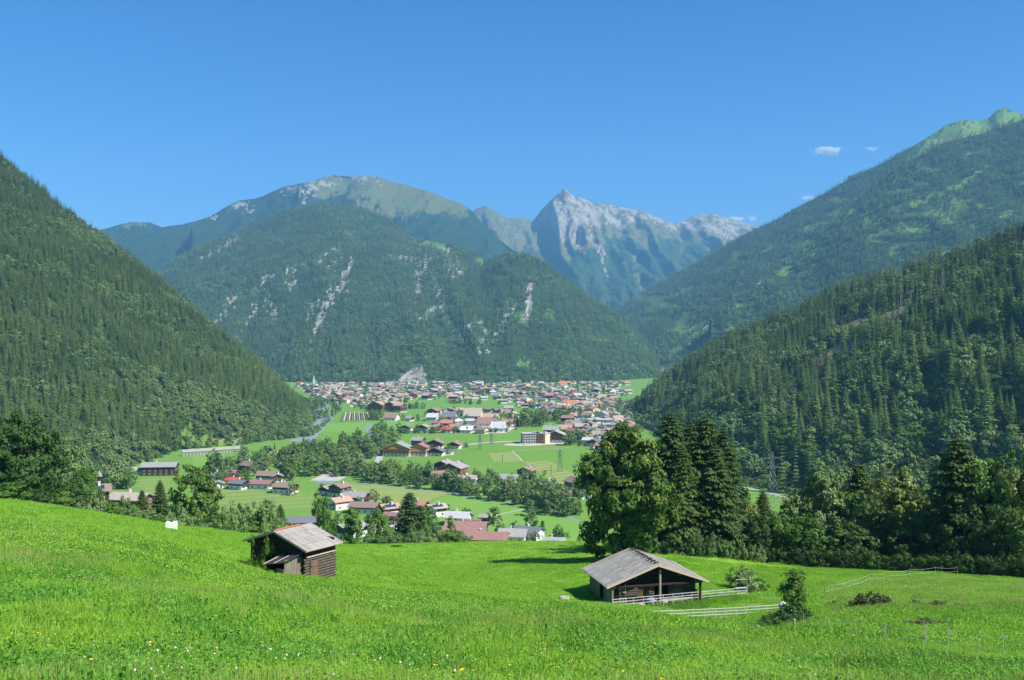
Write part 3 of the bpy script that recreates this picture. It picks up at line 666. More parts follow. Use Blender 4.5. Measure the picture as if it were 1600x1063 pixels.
for i in order:
    kk = int(k[i]); q = pp[i]-np.array([0, 0, 0.4]); s_ = tuple(float(v) for v in sc[i])
    if kk == 8: put_tree('pine_tree', q, hi_bare, s_, float(rot[i]), 'tall pine with a long bare pale trunk in the belt above the clearing', 'bare-trunked pines on the right slope')
    elif kk > 4: put_tree('broadleaf_tree', q, hi_dec[kk-5], s_, float(rot[i]), 'light green broadleaf tree growing among the spruces of the steep right slope' if kk < 7 else 'grey-green broadleaf tree growing among the spruces of the steep right slope', 'broadleaf trees on the right slope' if kk < 7 else 'grey-green trees on the right slope')
    elif kk == 3: put_tree('larch_tree', q, hi_con[3], s_, float(rot[i]), 'lighter green larch standing in the conifer forest of the steep right slope', 'larches on the right slope')
    else: put_tree('spruce_tree', q, hi_con[kk], s_, float(rot[i]), 'dark green spruce standing in the forest of the steep near slope on the right', 'spruces on the right slope')
# ================================================================== NEAR AND VALLEY TREES
def tree_kit(name, cards, mat, H, r0, bark, seed, limbs=0, R=3, fork=0.3):
    return (quads_to_mesh('crown', *cards, mat), trunk_mesh('trunk', H*0.93, r0, bark, seed, limbs, R, fork=fork), H)
K_linden = tree_kit('a', blob_cards(101, 19, 5.9, 0.0, 360, 105, 0.30, 1.15, top=.35, inner=.25, lumpy=.30), M_maple, 19, .45, M_bark, 1, 9, 5)
K_spr = [tree_kit('a', conifer_cards(110+i, 22, R, 46, 12, 9, 0.34, base=.02, size=1.3, irregular=.2, power=pw), M_conD, 22, .38, M_bark, i) for i, (R, pw) in enumerate(((5.8, .52), (5.2, .58), (6.4, .48)))]
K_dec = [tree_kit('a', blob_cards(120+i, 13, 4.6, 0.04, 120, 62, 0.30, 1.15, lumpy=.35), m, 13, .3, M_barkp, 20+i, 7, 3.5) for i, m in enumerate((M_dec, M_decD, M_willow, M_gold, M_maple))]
K_lo = [tree_kit('a', blob_cards(140+i, 12, 4.2, 0.05, 46, 22, 0.55, 1.3, lumpy=.4), m, 12, .26, M_barkp, 30+i, 3, 3) for i, m in enumerate((M_decF, M_decF, M_dec, M_willow))]
K_shr = [tree_kit('a', blob_cards(150+i, 3, 2.2, -0.1, 46, 46, 0.17, 0.6, lumpy=.5, inner=.2), m, 2.2, .06, M_barkp, 40+i, 5, 1.2, .1) for i, m in enumerate((M_willow, M_dec, M_willow))]
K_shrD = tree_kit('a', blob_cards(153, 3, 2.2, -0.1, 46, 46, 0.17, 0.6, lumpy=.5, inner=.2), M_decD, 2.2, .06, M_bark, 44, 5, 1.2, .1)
K_con = [(hi_con[i][0], hi_con[i][1], 22) for i in range(5)]
K_round = tree_kit('a', blob_cards(160, 13, 5.2, 0.03, 170, 70, 0.28, 1.0, lumpy=.12, inner=.5), M_maple, 13, .4, M_bark, 5, 8, 4)
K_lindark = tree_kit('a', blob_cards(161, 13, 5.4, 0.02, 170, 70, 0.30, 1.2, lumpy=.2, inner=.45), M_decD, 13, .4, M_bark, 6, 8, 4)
K_col = tree_kit('a', blob_cards(162, 12, 2.1, 0.02, 90, 60, 0.26, 0.9, lumpy=.15, inner=.3, top=1), M_dec, 12, .25, M_bark, 7, 4, 1)
K_colY = tree_kit('a', blob_cards(163, 10, 1.6, 0.02, 80, 60, 0.24, 0.8, lumpy=.12, inner=.3, top=1.6), M_gold, 10, .22, M_bark, 8, 4, 1)
def plant(px, top, d, kit, label, name='broadleaf_tree', rpx=None, R0=4.6, group=None, cat='tree', sink=0.3, floor=False, zb=None):
    x = (px-800)/FPX*d; z = ZF if floor else (zb if zb is not None else gz(x, d)); ztop = (HZ-top)/FPX*d
    H = max(0.8, ztop-z+sink); s = H/kit[2]; sr = s if rpx is None else (rpx/FPX*d)/R0
    return put_tree(name, (x, d, z-sink), kit, (sr, sr, s), random.random()*6.28, label, group, cat)
plant(975, 657, 125, K_linden, 'large broad leafy tree with yellowing leaves behind the open barn', 'linden_tree', 60, 6.0)
plant(1008, 700, 140, K_dec[4], 'rounded leafy tree squeezed between the large yellowing tree and the spruces', rpx=36)
SP = [(1047,636,146,0,'tall spruce nearest the large yellowing tree, first of the dark group'), (1078,650,152,1,'spruce second from the large yellowing tree in the dark group'),
      (1102,646,147,2,'broad spruce in the middle of the dark group behind the barn'), (1131,664,144,1,'spruce on the outer edge of the dark group, above the golden bush'), (1066,688,138,1,'shorter spruce standing in front of the dark group'), (1118,690,139,0,'shorter spruce in front of the outer edge of the dark group'),
      (1060,652,160,2,'spruce filling the gap behind the first two of the dark group'),(1091,658,162,0,'spruce deep inside the dark group behind the broad one'),(1120,670,158,2,'spruce at the back of the dark group near its outer edge'),(1143,706,150,1,'smaller spruce outermost in the dark group')]
for px, tp, dd_, v, lb in SP: plant(px, tp, dd_, K_spr[v], lb, 'spruce_tree')
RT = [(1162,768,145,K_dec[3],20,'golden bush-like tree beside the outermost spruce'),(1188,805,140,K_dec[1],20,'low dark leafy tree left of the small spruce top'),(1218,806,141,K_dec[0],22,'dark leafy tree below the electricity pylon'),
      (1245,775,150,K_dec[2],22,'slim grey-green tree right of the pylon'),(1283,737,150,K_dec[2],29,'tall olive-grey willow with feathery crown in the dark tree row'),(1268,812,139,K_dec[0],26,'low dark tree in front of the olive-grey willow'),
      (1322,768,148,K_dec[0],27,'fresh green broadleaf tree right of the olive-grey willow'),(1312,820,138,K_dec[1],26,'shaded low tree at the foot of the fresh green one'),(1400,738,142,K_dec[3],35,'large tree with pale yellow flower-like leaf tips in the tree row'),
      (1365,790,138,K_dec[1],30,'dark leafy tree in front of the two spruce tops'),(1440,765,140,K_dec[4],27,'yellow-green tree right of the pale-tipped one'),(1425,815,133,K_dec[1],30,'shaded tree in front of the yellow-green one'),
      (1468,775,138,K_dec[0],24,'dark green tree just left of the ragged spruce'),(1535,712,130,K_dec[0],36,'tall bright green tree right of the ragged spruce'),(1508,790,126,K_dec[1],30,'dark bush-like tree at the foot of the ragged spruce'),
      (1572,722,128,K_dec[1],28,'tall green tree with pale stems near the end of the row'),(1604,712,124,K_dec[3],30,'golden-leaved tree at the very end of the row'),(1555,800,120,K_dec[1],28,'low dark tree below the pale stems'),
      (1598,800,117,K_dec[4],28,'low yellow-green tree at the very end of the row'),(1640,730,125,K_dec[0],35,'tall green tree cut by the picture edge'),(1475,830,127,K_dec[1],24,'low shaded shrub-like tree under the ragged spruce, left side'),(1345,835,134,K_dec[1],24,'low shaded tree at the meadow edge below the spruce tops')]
for px, tp, dd_, k_, rp, lb in RT: plant(px, tp-(8 if px > 1200 else 0), dd_, k_, lb, rpx=rp*1.3)
for px, tp, dd_, v, lb in [(1192,762,152,1,'small spruce top left of the electricity pylon in the tree row'),(1343,719,152,2,'dark spruce top rising from the row, left of a pair'),(1378,727,156,1,'dark spruce top rising from the row, right of a pair'),(1497,676,131,2,'tall ragged dark spruce dominating the right tree row')]:
    plant(px, tp, dd_, K_spr[v], lb, 'spruce_tree')
for i in range(26):   # shaded interior of the little wood
    px = 1205+i*16.5+random.uniform(-5, 5); plant(px, random.uniform(782, 812), np.interp(px, [1200,1400,1640],[158,148,136])+random.uniform(0, 14), K_dec[random.choice((0, 1, 4))], 'shaded broadleaf tree in the depth of the dark wood at the meadow edge', rpx=26, group='inner trees of the dark wood')
for i, px in enumerate(np.linspace(1208, 1630, 24)):
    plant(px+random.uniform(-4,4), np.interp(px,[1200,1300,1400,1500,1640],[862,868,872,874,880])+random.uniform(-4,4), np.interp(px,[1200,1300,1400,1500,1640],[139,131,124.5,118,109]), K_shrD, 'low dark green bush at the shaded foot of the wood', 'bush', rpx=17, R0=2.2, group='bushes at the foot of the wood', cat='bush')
for px, tp in [(1012,848),(1024,845),(1040,847),(1056,845),(1072,848),(1090,846),(1112,846),(1124,850),(1140,851),(1158,854),(1176,857),(1190,862)]:
    plant(px, tp, np.interp(px, [1000,1100,1190],[137,134,137]), K_shr[0 if px % 3 else 2], 'grey-green bush in the low row before the dark spruces', 'bush', rpx=11, R0=2.2, group='grey-green bushes before the spruces', cat='bush')
# left side
LT = [(40,645,138,K_lindark,56,'huge round dark green tree at the left end of the meadow'),(-30,715,145,K_dec[0],36,'leafy tree cut by the left picture edge'),(15,752,118,K_dec[0],26,'low bright green tree in front of the huge dark tree'),
      (80,735,160,K_dec[1],26,'dark leafy tree right of the huge round tree'),(108,690,250,K_dec[2],27,'light feathery tree behind the huge dark tree'),(135,725,230,K_dec[0],20,'green tree left of the solar-roofed farmhouse'),
      (118,752,150,K_dec[1],18,'low dark tree in front of the solar-roofed farmhouse'),(96,760,140,K_dec[0],15,'small green tree at the left meadow rim'),(60,765,125,K_dec[1],20,'dark bush-like tree at the foot of the huge round tree'),
      (305,728,205,K_round,38,'large round tree with yellowish leaves standing alone on the slope'),(505,768,245,K_dec[0],19,'tall leafy tree behind the small dark hut'),(551,787,225,K_col,13,'narrow upright tree in front of the white-walled chalet'),
      (592,790,235,K_dec[0],18,'light green round tree right of the white-walled chalet'),(662,783,262,K_col,11,'dark upright tree right of the tall valley spruce'),(705,808,240,K_colY,8,'slender golden conical tree in front of the red-roofed house')]
for px, tp, dd_, k_, rp, lb in LT:
    R0 = {id(K_lindark): 5.4, id(K_round): 5.2, id(K_col): 2.1, id(K_colY): 1.6}.get(id(k_), 4.6)
    plant(px, tp, dd_, k_, lb, rpx=rp, R0=R0)
for px, tp, dd_, v, lb in [(640,766,262,2,'tall spruce standing among the valley-foot houses'),(250,748,215,1,'slim spruce left of the round lone tree'),(222,764,200,0,'short spruce beside the brown-roofed farmhouse'),(418,778,215,0,'small dark spruce above the hut, left one'),(438,786,210,1,'small dark spruce above the hut, right one'),(374,784,215,1,'small spruce right of the round lone tree')]:
    plant(px, tp, dd_, K_spr[v], lb, 'spruce_tree')
WB = [(150,783),(165,795),(178,783),(195,786),(210,800),(232,795),(248,806),(264,812),(282,806),(318,820),(335,803),(350,818),(362,800),(384,792),(396,806),(408,796),(428,805),(443,812),(458,826),(470,830),(484,832),(340,825),(300,822),(415,820),(380,822)]
for i, (px, tp) in enumerate(WB):
    edge = np.interp(px, [150, 250, 380, 500], [800, 818, 842, 848]); dd_ = np.interp(px, [150, 300, 480], [128, 142, 158])+random.uniform(0, 30)
    plant(px, tp, dd_, (K_shr[0], K_dec[2], K_dec[0], K_shr[2])[i % 4], 'pale willow bush in the thicket along the meadow rim behind the hut', 'willow_bush', rpx=random.uniform(15, 22), R0=(2.2, 4.6, 4.6, 2.2)[i % 4], group='willow bushes along the meadow rim', cat='bush')
for i in range(26):
    px = random.uniform(525, 720); tp = np.interp(px, [525,560,600,650,720],[838,846,842,832,832])+random.uniform(-6, 8)
    plant(px, tp, random.uniform(200, 235), (K_shr[0], K_dec[2], K_dec[0])[i % 3], 'leafy bush at the lower meadow rim in front of the houses', 'bush', rpx=random.uniform(11, 17), R0=(2.2, 4.6, 4.6)[i % 3], group='bushes at the lower meadow rim', cat='bush')
VT = []
for i in range(70):   # wooded foot of the left slope
    px = random.uniform(70, 420); by = np.interp(px, [70,200,300,420],[800,765,752,735])+random.uniform(-14, 8)
    if 120 < px < 300 and by > 775: continue
    if 205 < px < 330 and by > 728: continue
    if 300 < px < 400 and 704 < by < 722: continue
    x, y, z = PF(px, by); y0 = y
    kit = K_lo[i % 4]; h = random.uniform(.9, 1.6)
    VT.append(((x, y, z-.4), i % 4, (h*.95, h*.95, h), random.random()*6.28, 'leafy tree at the foot of the forested left mountainside', 'leafy trees at the foot of the left mountain', h*12/y))
# ------------------------------------------------------------------ tree belts on the valley floor
def belt(pts, n, width, hmin, hmax, label, group, kinds=(0,1,2), con=0.0, seed=0):
    r = random.Random(seed); seg = []
    for (a, b) in zip(pts[:-1], pts[1:]):
        A = Vector(PF(*a)); B = Vector(PF(*b)); seg.append((A, B, (B-A).length))
    T = sum(s[2] for s in seg)
    for i in range(n):
        q = r.random()*T
        for A, B, l in seg:
            if q <= l: break
            q -= l
        p = A.lerp(B, min(1, q/l)); nrm = Vector((-(B-A).y, (B-A).x, 0)).normalized()
        p = p+nrm*r.gauss(0, width*0.45); h = r.uniform(hmin, hmax)
        if r.random() < con:
            put_tree('spruce_tree', (p.x, p.y, ZF-.3), K_con[r.randrange(3)], (h/22*1.1, h/22*1.1, h/22*1.3), r.random()*6.28, label.replace('leafy tree', 'spruce').replace('leafy bush', 'spruce'), group+', spruces')
        else:
            VT.append(((p.x, p.y, ZF-.3), r.choice(kinds), (h/12*r.uniform(.85, 1.3),)*2+(h/12,), r.random()*6.28, label, group, h/p.y))
belt([(512,742),(540,738),(560,745),(600,752),(650,758),(700,763)], 50, 14, 8, 14, 'leafy tree lining the near bank of the stream', 'trees on the near stream bank', seed=1)
belt([(700,763),(745,776),(800,782),(850,794),(905,808)], 48, 15, 7, 15, 'leafy tree along the stream below the mown strips', 'trees along the lower stream', seed=2)
belt([(548,728),(560,712),(575,700),(590,690)], 49, 30, 9, 15, 'leafy tree in the grove above the gravel bank', 'grove above the gravel bank', seed=3)
belt([(600,735),(620,742),(655,745)], 14, 14, 7, 11, 'leafy tree beside the long brown barn', 'trees by the long brown barn', seed=4)
belt([(585,682),(610,672)], 10, 14, 8, 12, 'leafy tree near the covered bridge', 'trees near the covered bridge', seed=5)
belt([(440,748),(465,745),(490,738),(498,722),(492,706)], 72, 26, 9, 16, 'leafy tree at the tip of the left mountainside', 'trees at the tip of the left mountain', con=.15, seed=6)
belt([(395,735),(415,728),(440,720),(470,712)], 31, 16, 8, 14, 'leafy tree among the houses below the left slope', 'trees among the left-hand houses', con=.1, seed=7)
belt([(610,678),(680,677),(740,676),(800,675)], 43, 8, 5, 8, 'low leafy tree in the hedge below the central hamlet', 'hedge trees below the central hamlet', seed=8)
belt([(700,630),(740,632),(790,632)], 17, 10, 6, 9, 'small leafy tree in the field hedge before the large village', 'hedge trees before the large village', seed=9)
belt([(822,668),(835,660),(850,655)], 23, 30, 14, 20, 'tall leafy tree in the clump between the hamlet and the hotel', 'tall clump between hamlet and hotel', seed=10, con=.3)
belt([(868,660),(885,654),(900,650)], 20, 25, 10, 16, 'leafy tree among the roofs above the hotel', 'trees above the hotel', seed=11)
belt([(893,700),(900,690),(905,682)], 8, 14, 10, 14, 'leafy tree right of the orange-balconied hotel', 'trees right of the hotel', seed=12)
belt([(478,660),(480,645),(486,635),(495,628)], 31, 30, 10, 16, 'leafy tree on the bank of the far river', 'trees on the far river bank', seed=13)
belt([(515,655),(520,640),(505,632)], 13, 18, 8, 13, 'leafy tree on the field side of the far river', 'field-side trees of the far river', seed=14)
belt([(586,657),(592,652)], 7, 14, 10, 14, 'leafy tree by the rows of the nursery field', 'trees by the nursery field', seed=15)
belt([(640,640),(655,637)], 7, 14, 8, 12, 'leafy tree below the orange-roofed hotels', 'trees below the orange hotels', seed=16)
belt([(820,765),(860,775),(905,788)], 20, 16, 8, 13, 'leafy tree beyond the lower stream', 'trees beyond the lower stream', seed=17)
belt([(755,850),(790,845),(850,842),(900,838)], 13, 6, 3, 5, 'low bush around the grey-roofed houses', 'bushes by the grey-roofed houses', seed=18)
belt([(690,742),(730,752),(770,760)], 17, 12, 6, 10, 'leafy tree around the red-timbered inn', 'trees around the red-timbered inn', seed=19)
belt([(1165,760),(1205,765),(1245,775),(1275,790)], 31, 9, 4, 8, 'leafy bush beyond the small field right of the spruces', 'bushes beyond the small right field', seed=20)
for px, tp, dd_, lb, k_ in [(830,797,505,'single leafy tree on the near green field',K_lo[0]),(848,812,500,'slim small tree beside the grey-roofed houses',K_col),(752,808,498,'small dark spruce left of the grey shed',None),(674,790,520,'small leafy tree left of the solar-roofed brown house',K_lo[1]),
     (828,699,905,'tiny round tree alone on the green field beside the mown strip',K_lo[0]),(869,748,690,'small leafy tree below the mown strips',K_lo[2]),(700,788,560,'leafy tree at the corner of the near green field',K_lo[1])]:
    if k_ is None: plant(px, tp, dd_, (K_con[0][0], K_con[0][1], 22), lb, 'spruce_tree', floor=True)
    else: plant(px, tp, dd_, k_, lb, floor=True)

# the broadleaf trees that show largest are things of their own, the small rest is stuff
def finish_valley_trees(limit):
    VT.sort(key=lambda t: -t[6])
    for loc, k, sc, rz, lb, gr, _ in VT[:limit]: put_tree('broadleaf_tree', loc, K_lo[k], sc, rz, lb, gr)
    rest = VT[limit:]
    LK = ordered('valley_tree_kinds', [proto('v', merged('v', blob_cards(180+i, 12, 4.2, 0.05, 30, 14, 0.75, 1.4, lumpy=.4), m, (9, .26))) for i, m in enumerate((M_decF, M_decF, M_dec, M_willow))])
    scatter('valley_trees', np.array([t[0] for t in rest]), LK, np.array([t[2] for t in rest]), np.array([t[3] for t in rest]), [t[1] for t in rest], 'small far leafy trees scattered along streams and between village houses', 'trees')
# ================================================================== BUILDINGS
def roof_mat(name, col, rows=3.0, rough=0.75, var=.25):
    t = NT(name); vec = t.coord('Object')
    wv = t.n('ShaderNodeTexWave', wave_type='BANDS', bands_direction='X', wave_profile='SAW'); t.l(vec, wv.inputs['Vector']); wv.inputs['Scale'].default_value = rows/6.283*1.0
    wv.inputs['Distortion'].default_value = 0.3
    n = t.noise(0.9, 5, vec, 0.7); r = t.rnd()
    c = t.mix(t.mr(n, .3, .7), tuple(v*(1-var) for v in col), tuple(v*(1+var) for v in col))
    c = t.mix(t.mr(r, 0, 1, 0, .35), c, tuple(v*0.55+0.05 for v in col))
    c = t.mix(t.mr(wv.outputs['Fac'], .0, .15, .35, 0.0), c, tuple(v*.5 for v in col))
    return t.done(t.pbr(c, rough, .3, t.bump(wv.outputs['Fac'], .5, .05)))
R_ = {'grey': roof_mat('grey_shingles', (.33,.32,.30)), 'dark': roof_mat('dark_slate', (.16,.165,.18)), 'brown': roof_mat('brown_tiles', (.27,.19,.15)), 'red': roof_mat('red_tiles', (.44,.20,.15)),
      'orange': roof_mat('orange_tiles', (.50,.30,.21)), 'maroon': roof_mat('maroon_tiles', (.30,.165,.14)), 'tan': roof_mat('tan_shingles', (.42,.36,.29)), 'pale': roof_mat('pale_metal', (.50,.50,.50)), 'white': roof_mat('white_metal', (.75,.76,.76)), 'green': roof_mat('green_metal', (.27,.32,.28)), 'blue': roof_mat('bright_red_tiles', (.55,.07,.05))}
W_ = {'white': plain('white_plaster', (.72,.71,.67), .9, .1, .06, .4), 'cream': plain('cream_plaster', (.66,.56,.40), .9, .1, .06, .4), 'wood': plain('brown_timber', (.13,.072,.042), .8, .2, .3, 3, stretch=(1,1,.15)),
      'dkwood': plain('dark_timber', (.055,.036,.026), .85, .2, .3, 3, stretch=(1,1,.15)), 'redwood': plain('red_timber', (.30,.075,.05), .7, .2, .15, 3), 'orange': plain('orange_timber', (.55,.25,.07), .7, .2, .15, 3), 'grey': plain('grey_plaster', (.42,.42,.41), .9, .1, .1, .4)}
M_glass = NT('window_glass'); M_glass = M_glass.done(M_glass.pbr((.03,.04,.05), .12, .6))
M_wframe = plain('white_frame', (.7,.7,.68), .5, .3, .03)
M_solar = NT('solar_glass'); M_solar = M_solar.done(M_solar.pbr((.02,.045,.14), .15, .8))
M_stone = plain('pale_stone', (.40,.38,.35), .95, .1, .3, .8, bump=.6)
_hc = {}
def cached(key, fn):
    if key not in _hc: _hc[key] = fn()
    return _hc[key]
def house_meshes(w, l, h, pitch, h1, roof, low, up, ov=1.1):
    """returns dict of part meshes; gable faces -Y"""
    rise = math.tan(math.radians(pitch))*w/2
    def m_wall():
        g = MB(); g.box((0,0,h1/2-1.0), (w,l,h1+2.0)); return g.mesh('wall', low)
    def m_up():
        g = MB(); a = w/2; b = l/2
        vs = [(-a,-b,h1),(a,-b,h1),(a,-b,h),(0,-b,h+rise),(-a,-b,h),(-a,b,h1),(a,b,h1),(a,b,h),(0,b,h+rise),(-a,b,h)]
        g.add(vs, [(0,1,2,3,4),(6,5,9,8,7),(1,6,7,2),(5,0,4,9),(2,7,8,3),(9,4,3,8)]); return g.mesh('upper_wall', up)
    def m_roof():
        g = MB(); a = w/2+ov; b = l/2+ov; zl = h-rise*(ov/(w/2)); t = .28
        for s in (-1, 1):
            vs = [(0,-b,h+rise+.02),(s*a,-b,zl+.02),(s*a,b,zl+.02),(0,b,h+rise+.02),(0,-b,h+rise+t),(s*a,-b,zl+t),(s*a,b,zl+t),(0,b,h+rise+t)]
            fs = [(0,1,2,3),(7,6,5,4),(0,4,5,1),(1,5,6,2),(2,6,7,3)]
            if s < 0: fs = [f[::-1] for f in fs]
            g.add(vs, fs)
        return g.mesh('roof', roof)
    def m_chim():
        g = MB(); g.box((w*.16, l*.12, h+rise*.9+.5), (.8,.8,1.8)); g.box((w*.16, l*.12, h+rise*.9+1.45), (1.1,1.1,.12)); return g.mesh('chimney', W_['white'])
    def m_balc():
        g = MB(); z = max(h1, 2.6)
        g.box((0,-l/2-.6,z), (w*.92,1.2,.16)); 
        g.box((0,-l/2-1.17,z+.95), (w*.92,.08,.12))
        n = max(6, int(w*2.2))
        for i in range(n): g.box((-w*.45+w*.9*i/(n-1),-l/2-1.17,z+.5), (.17 if n < 40 else .12,.05,.8))
        return g.mesh('balcony', W_['wood'])
    def m_win():
        g = MB(); g.box((0,0,0), (1.25,.10,1.45), 0); g.box((0,-.04,0), (1.0,.06,1.2), 1); return g.mesh('window', [M_wframe, M_glass])
    def m_door():
        g = MB(); g.box((0,0,1.05), (1.1,.12,2.1), 0); g.box((0,-.05,1.5), (.5,.06,.6), 1); return g.mesh('door', [W_['wood'], M_glass])
    k = (round(w,1), round(l,1), round(h,1), pitch, h1)
    return dict(wall=cached(k+('w', low.name), m_wall), upper_wall=cached(k+('u', up.name), m_up), roof=cached(k+('r', roof.name), m_roof), chimney=cached(k+('c',), m_chim),
                balcony=cached(k+('b',), m_balc), window=cached(('win',), m_win), door=cached(('door',), m_door), rise=rise)
def build_house(name, loc, rot, w, l, h, roof, low, up, label, cat='house', group=None, pitch=22, h1=2.8, detail=2, chimney=True, balcony=True, solar=False, stripes=0):
    e = empty(name, loc, math.radians(rot)); tag(e, label, cat, group)
    M = house_meshes(w, l, h, pitch, min(h1, h-.3), R_[roof], W_[low], W_[up])
    link('wall', M['wall'], e); link('upper_wall', M['upper_wall'], e); rf = link('roof', M['roof'], e)
    if chimney: link('chimney', M['chimney'], rf)
    if balcony and detail: link('balcony', M['balcony'], e)
    if stripes:
        for k in range(stripes):
            z = 3.0+k*2.9
            if z > h+M['rise']*.4: break
            g = MB(); g.box((0,-l/2-.6,z), (w*.96,1.2,.16)); g.box((0,-l/2-1.15,z+.55), (w*.96,.1,.9)); g.build('balcony', W_['orange'] if stripes > 2 else W_['wood'], e)
    if solar:
        g = MB(); a = math.radians(pitch); c = Vector((w*.28, 0, h+M['rise']*(1-.56)+.36))
        u = Vector((math.cos(a), 0, -math.sin(a)))*w*.17; v = Vector((0, l*.33, 0)); n_ = Vector((math.sin(a), 0, math.cos(a)))*.04
        vs = [c-u-v-n_, c+u-v-n_, c+u+v-n_, c-u+v-n_, c-u-v+n_, c+u-v+n_, c+u+v+n_, c-u+v+n_]
        g.add(vs, [(0,3,2,1),(4,5,6,7),(0,1,5,4),(1,2,6,5),(2,3,7,6),(3,0,4,7)]); g.build('solar_panel', M_solar, rf)
    if detail >= 2:
        fl_ = [1.5]+([max(h1, 2.8)+1.4] if h > 4.6 else [])+([max(h1, 2.8)+4.2] if h > 7.6 else [])
        n = max(2, int(w/3.2)); dn = False
        for z in fl_:
            for i in range(n):
                x = -w/2+w*(i+.5)/n
                if z == 1.5 and i == n//2 and not dn:
                    o = link('door', M['door'], e); o.location = (x, -l/2-.03, 0); dn = True; continue
                o = link('window', M['window'], e); o.location = (x, -l/2-.03, z)
            m_ = max(2, int(l/4))
            for s in (-1, 1):
                for i in range(m_):
                    o = link('window', M['window'], e); o.location = (s*(w/2+.03), -l/2+l*(i+.5)/m_, z); o.rotation_euler = (0, 0, s*math.pi/2)
    elif detail == 1:
        for z in ([1.5, 4.3, 7.1, 9.9][:max(1, int(h/2.8))]):
            for i in range(max(2, int(w/4))):
                n = max(2, int(w/4)); o = link('window', M['window'], e); o.location = (-w/2+w*(i+.5)/n, -l/2-.03, z)
            for s in (-1, 1):
                for i in range(2): o = link('window', M['window'], e); o.location = (s*(w/2+.03), -l/4+l/2*i, z); o.rotation_euler = (0, 0, s*math.pi/2)
    return e
occupied = []
def H(px, py, w, l, h, rot, roof, low, up, label, name='house', d=None, **k):
    if d is None: loc = PF(px, py)
    else: x = (px-800)/FPX*d; loc = (x, d, gz(x, d)+.2)
    occupied.append((loc[0], loc[1], max(w, l)*.62)); return build_house(name, loc, rot, w, l, h, roof, low, up, label, **k)
# left-hand hamlet below the forest
H(250,742,12,25,7,96,'grey','dkwood','dkwood','long grey-roofed dark timber farmhouse below the left forest', 'farmhouse', chimney=True)
H(220,742,11,14,3.6,100,'tan','white','dkwood','lower wing with a tan roof left of the long grey-roofed farmhouse', 'farmhouse', chimney=False, balcony=False)
H(150,0,8.2,8.5,9.5,-62,'brown','dkwood','dkwood','dark timber farmhouse with blue solar panels on its brown roof', 'farmhouse', d=350, solar=True, h1=3)
H(205,0,9,14.5,8.3,76,'tan','white','wood','brown-grey roofed farmhouse half hidden behind the rim bushes', 'farmhouse', d=372, balcony=False)
H(389,740,8,9,7,60,'brown','white','wood','tall white house with steep brown roof among the left trees', pitch=32)
H(418,752,11,13,5,80,'brown','white','wood','wide brown-roofed house in the middle of the left hamlet')
H(433,753,7,8,4.6,20,'grey','white','wood','small grey-roofed annexe touching the wide brown-roofed house')
H(409,763,9,15,3.8,78,'maroon','white','wood','low white house with faded red roof in the left hamlet')
H(446,770,10,14,4.6,72,'brown','white','dkwood','dark timber house with brown roof and white base at the hamlet end')
H(430,717,9,11,4.5,80,'tan','white','wood','tan-roofed chalet high among trees left of the river bend')
H(449,733,8,8,4.5,40,'tan','white','wood','small chalet below the tan-roofed one')
H(338,752,8,9,5,50,'brown','white','dkwood','brown-roofed house at the left end of the hamlet')
H(362,748,7,9,5,70,'maroon','wood','dkwood','maroon-roofed barn behind the bright red roof')
H(366,757,6,10,3.6,76,'blue','white','wood','small bright red roofed house in the left hamlet')
H(374,764,9,11,4.4,65,'dark','white','dkwood','dark-roofed house in front of the bright red roof')
H(341,762,7,7,3.2,20,'grey','white','grey','low grey shed beside the left hamlet', 'shed', chimney=False, balcony=False)
# foot-of-slope hamlet behind the hut
H(531,775,10,11,6.5,-28,'brown','white','wood','tall brown timber chalet with white ground floor beside the stream', balcony=True)
H(531,795,9,11,5.2,-48,'orange','white','white','white house with orange roof below the tall brown chalet')
H(513,772,8,10,4,-28,'grey','white','dkwood','grey-roofed barn touching the tall brown chalet', 'barn', chimney=False)
H(556,786,11,14,4.6,78,'grey','wood','dkwood','grey-roofed chalet with a satellite dish above the white house')
H(570,801,10,16,4.2,80,'brown','white','wood','long low house with brown roof and solar panel', solar=True)
H(608,805,9,9.5,4.8,-60,'orange','white','wood','orange-roofed house carrying blue solar panels', solar=True)
H(653,806,9,10,7,70,'red','white','wood','red-roofed house hidden behind the tall valley spruce')
H(681,806,8,10,5.2,-60,'tan','white','wood','tan-roofed house with blue solar panels right of the dark upright tree', solar=True)
H(473,826,11,18,4.5,100,'dark','wood','wood','wide barn with plain dark grey roof behind the hut', 'barn', chimney=False, balcony=False)
H(545,838,13,14,4.6,-35,'grey','white','dkwood','white-walled chalet with dark gable and grey roof beyond the hut', h1=2.9)
H(574,832,8,15,3.2,62,'tan','white','wood','low tan-roofed wing right of the white-walled chalet', chimney=False, balcony=False)
H(611,818,6,6,5,75,'maroon','wood','wood','small maroon-roofed timber shed behind the light green tree', 'shed', chimney=False, balcony=False)
H(616,833,6,6,3,-30,'pale','white','white','small hut with pale metal roof among the bushes', 'shed', chimney=False, balcony=False)
H(729,843,15,20,6.2,82,'maroon','white','wood','big red-brown roofed house with white dormer windows', balcony=False)
bh = [o for o in bpy.data.objects if o.get('label') == 'big red-brown roofed house with white dormer windows'][0]
for yy_ in (-4, 1.5):
    g = MB(); g.box((5.2, yy_, 8.1), (3.2, 4.2, 1.9)); d_ = g.build('dormer', W_['white'], bh)
    g = MB(); g.box((4.9, yy_, 9.2), (4.4, 5.0, .25)); g.build('dormer_roof', R_['maroon'], d_)
    g = MB(); [g.box((6.83, yy_+q, 8.2), (.08, .9, 1.1)) for q in (-1.2, 0, 1.2)]; g.build('pane', M_glass, d_)
H(716,820,11,12,5,78,'pale','white','white','house with bluish pale roof behind the big red-brown roof', balcony=False)
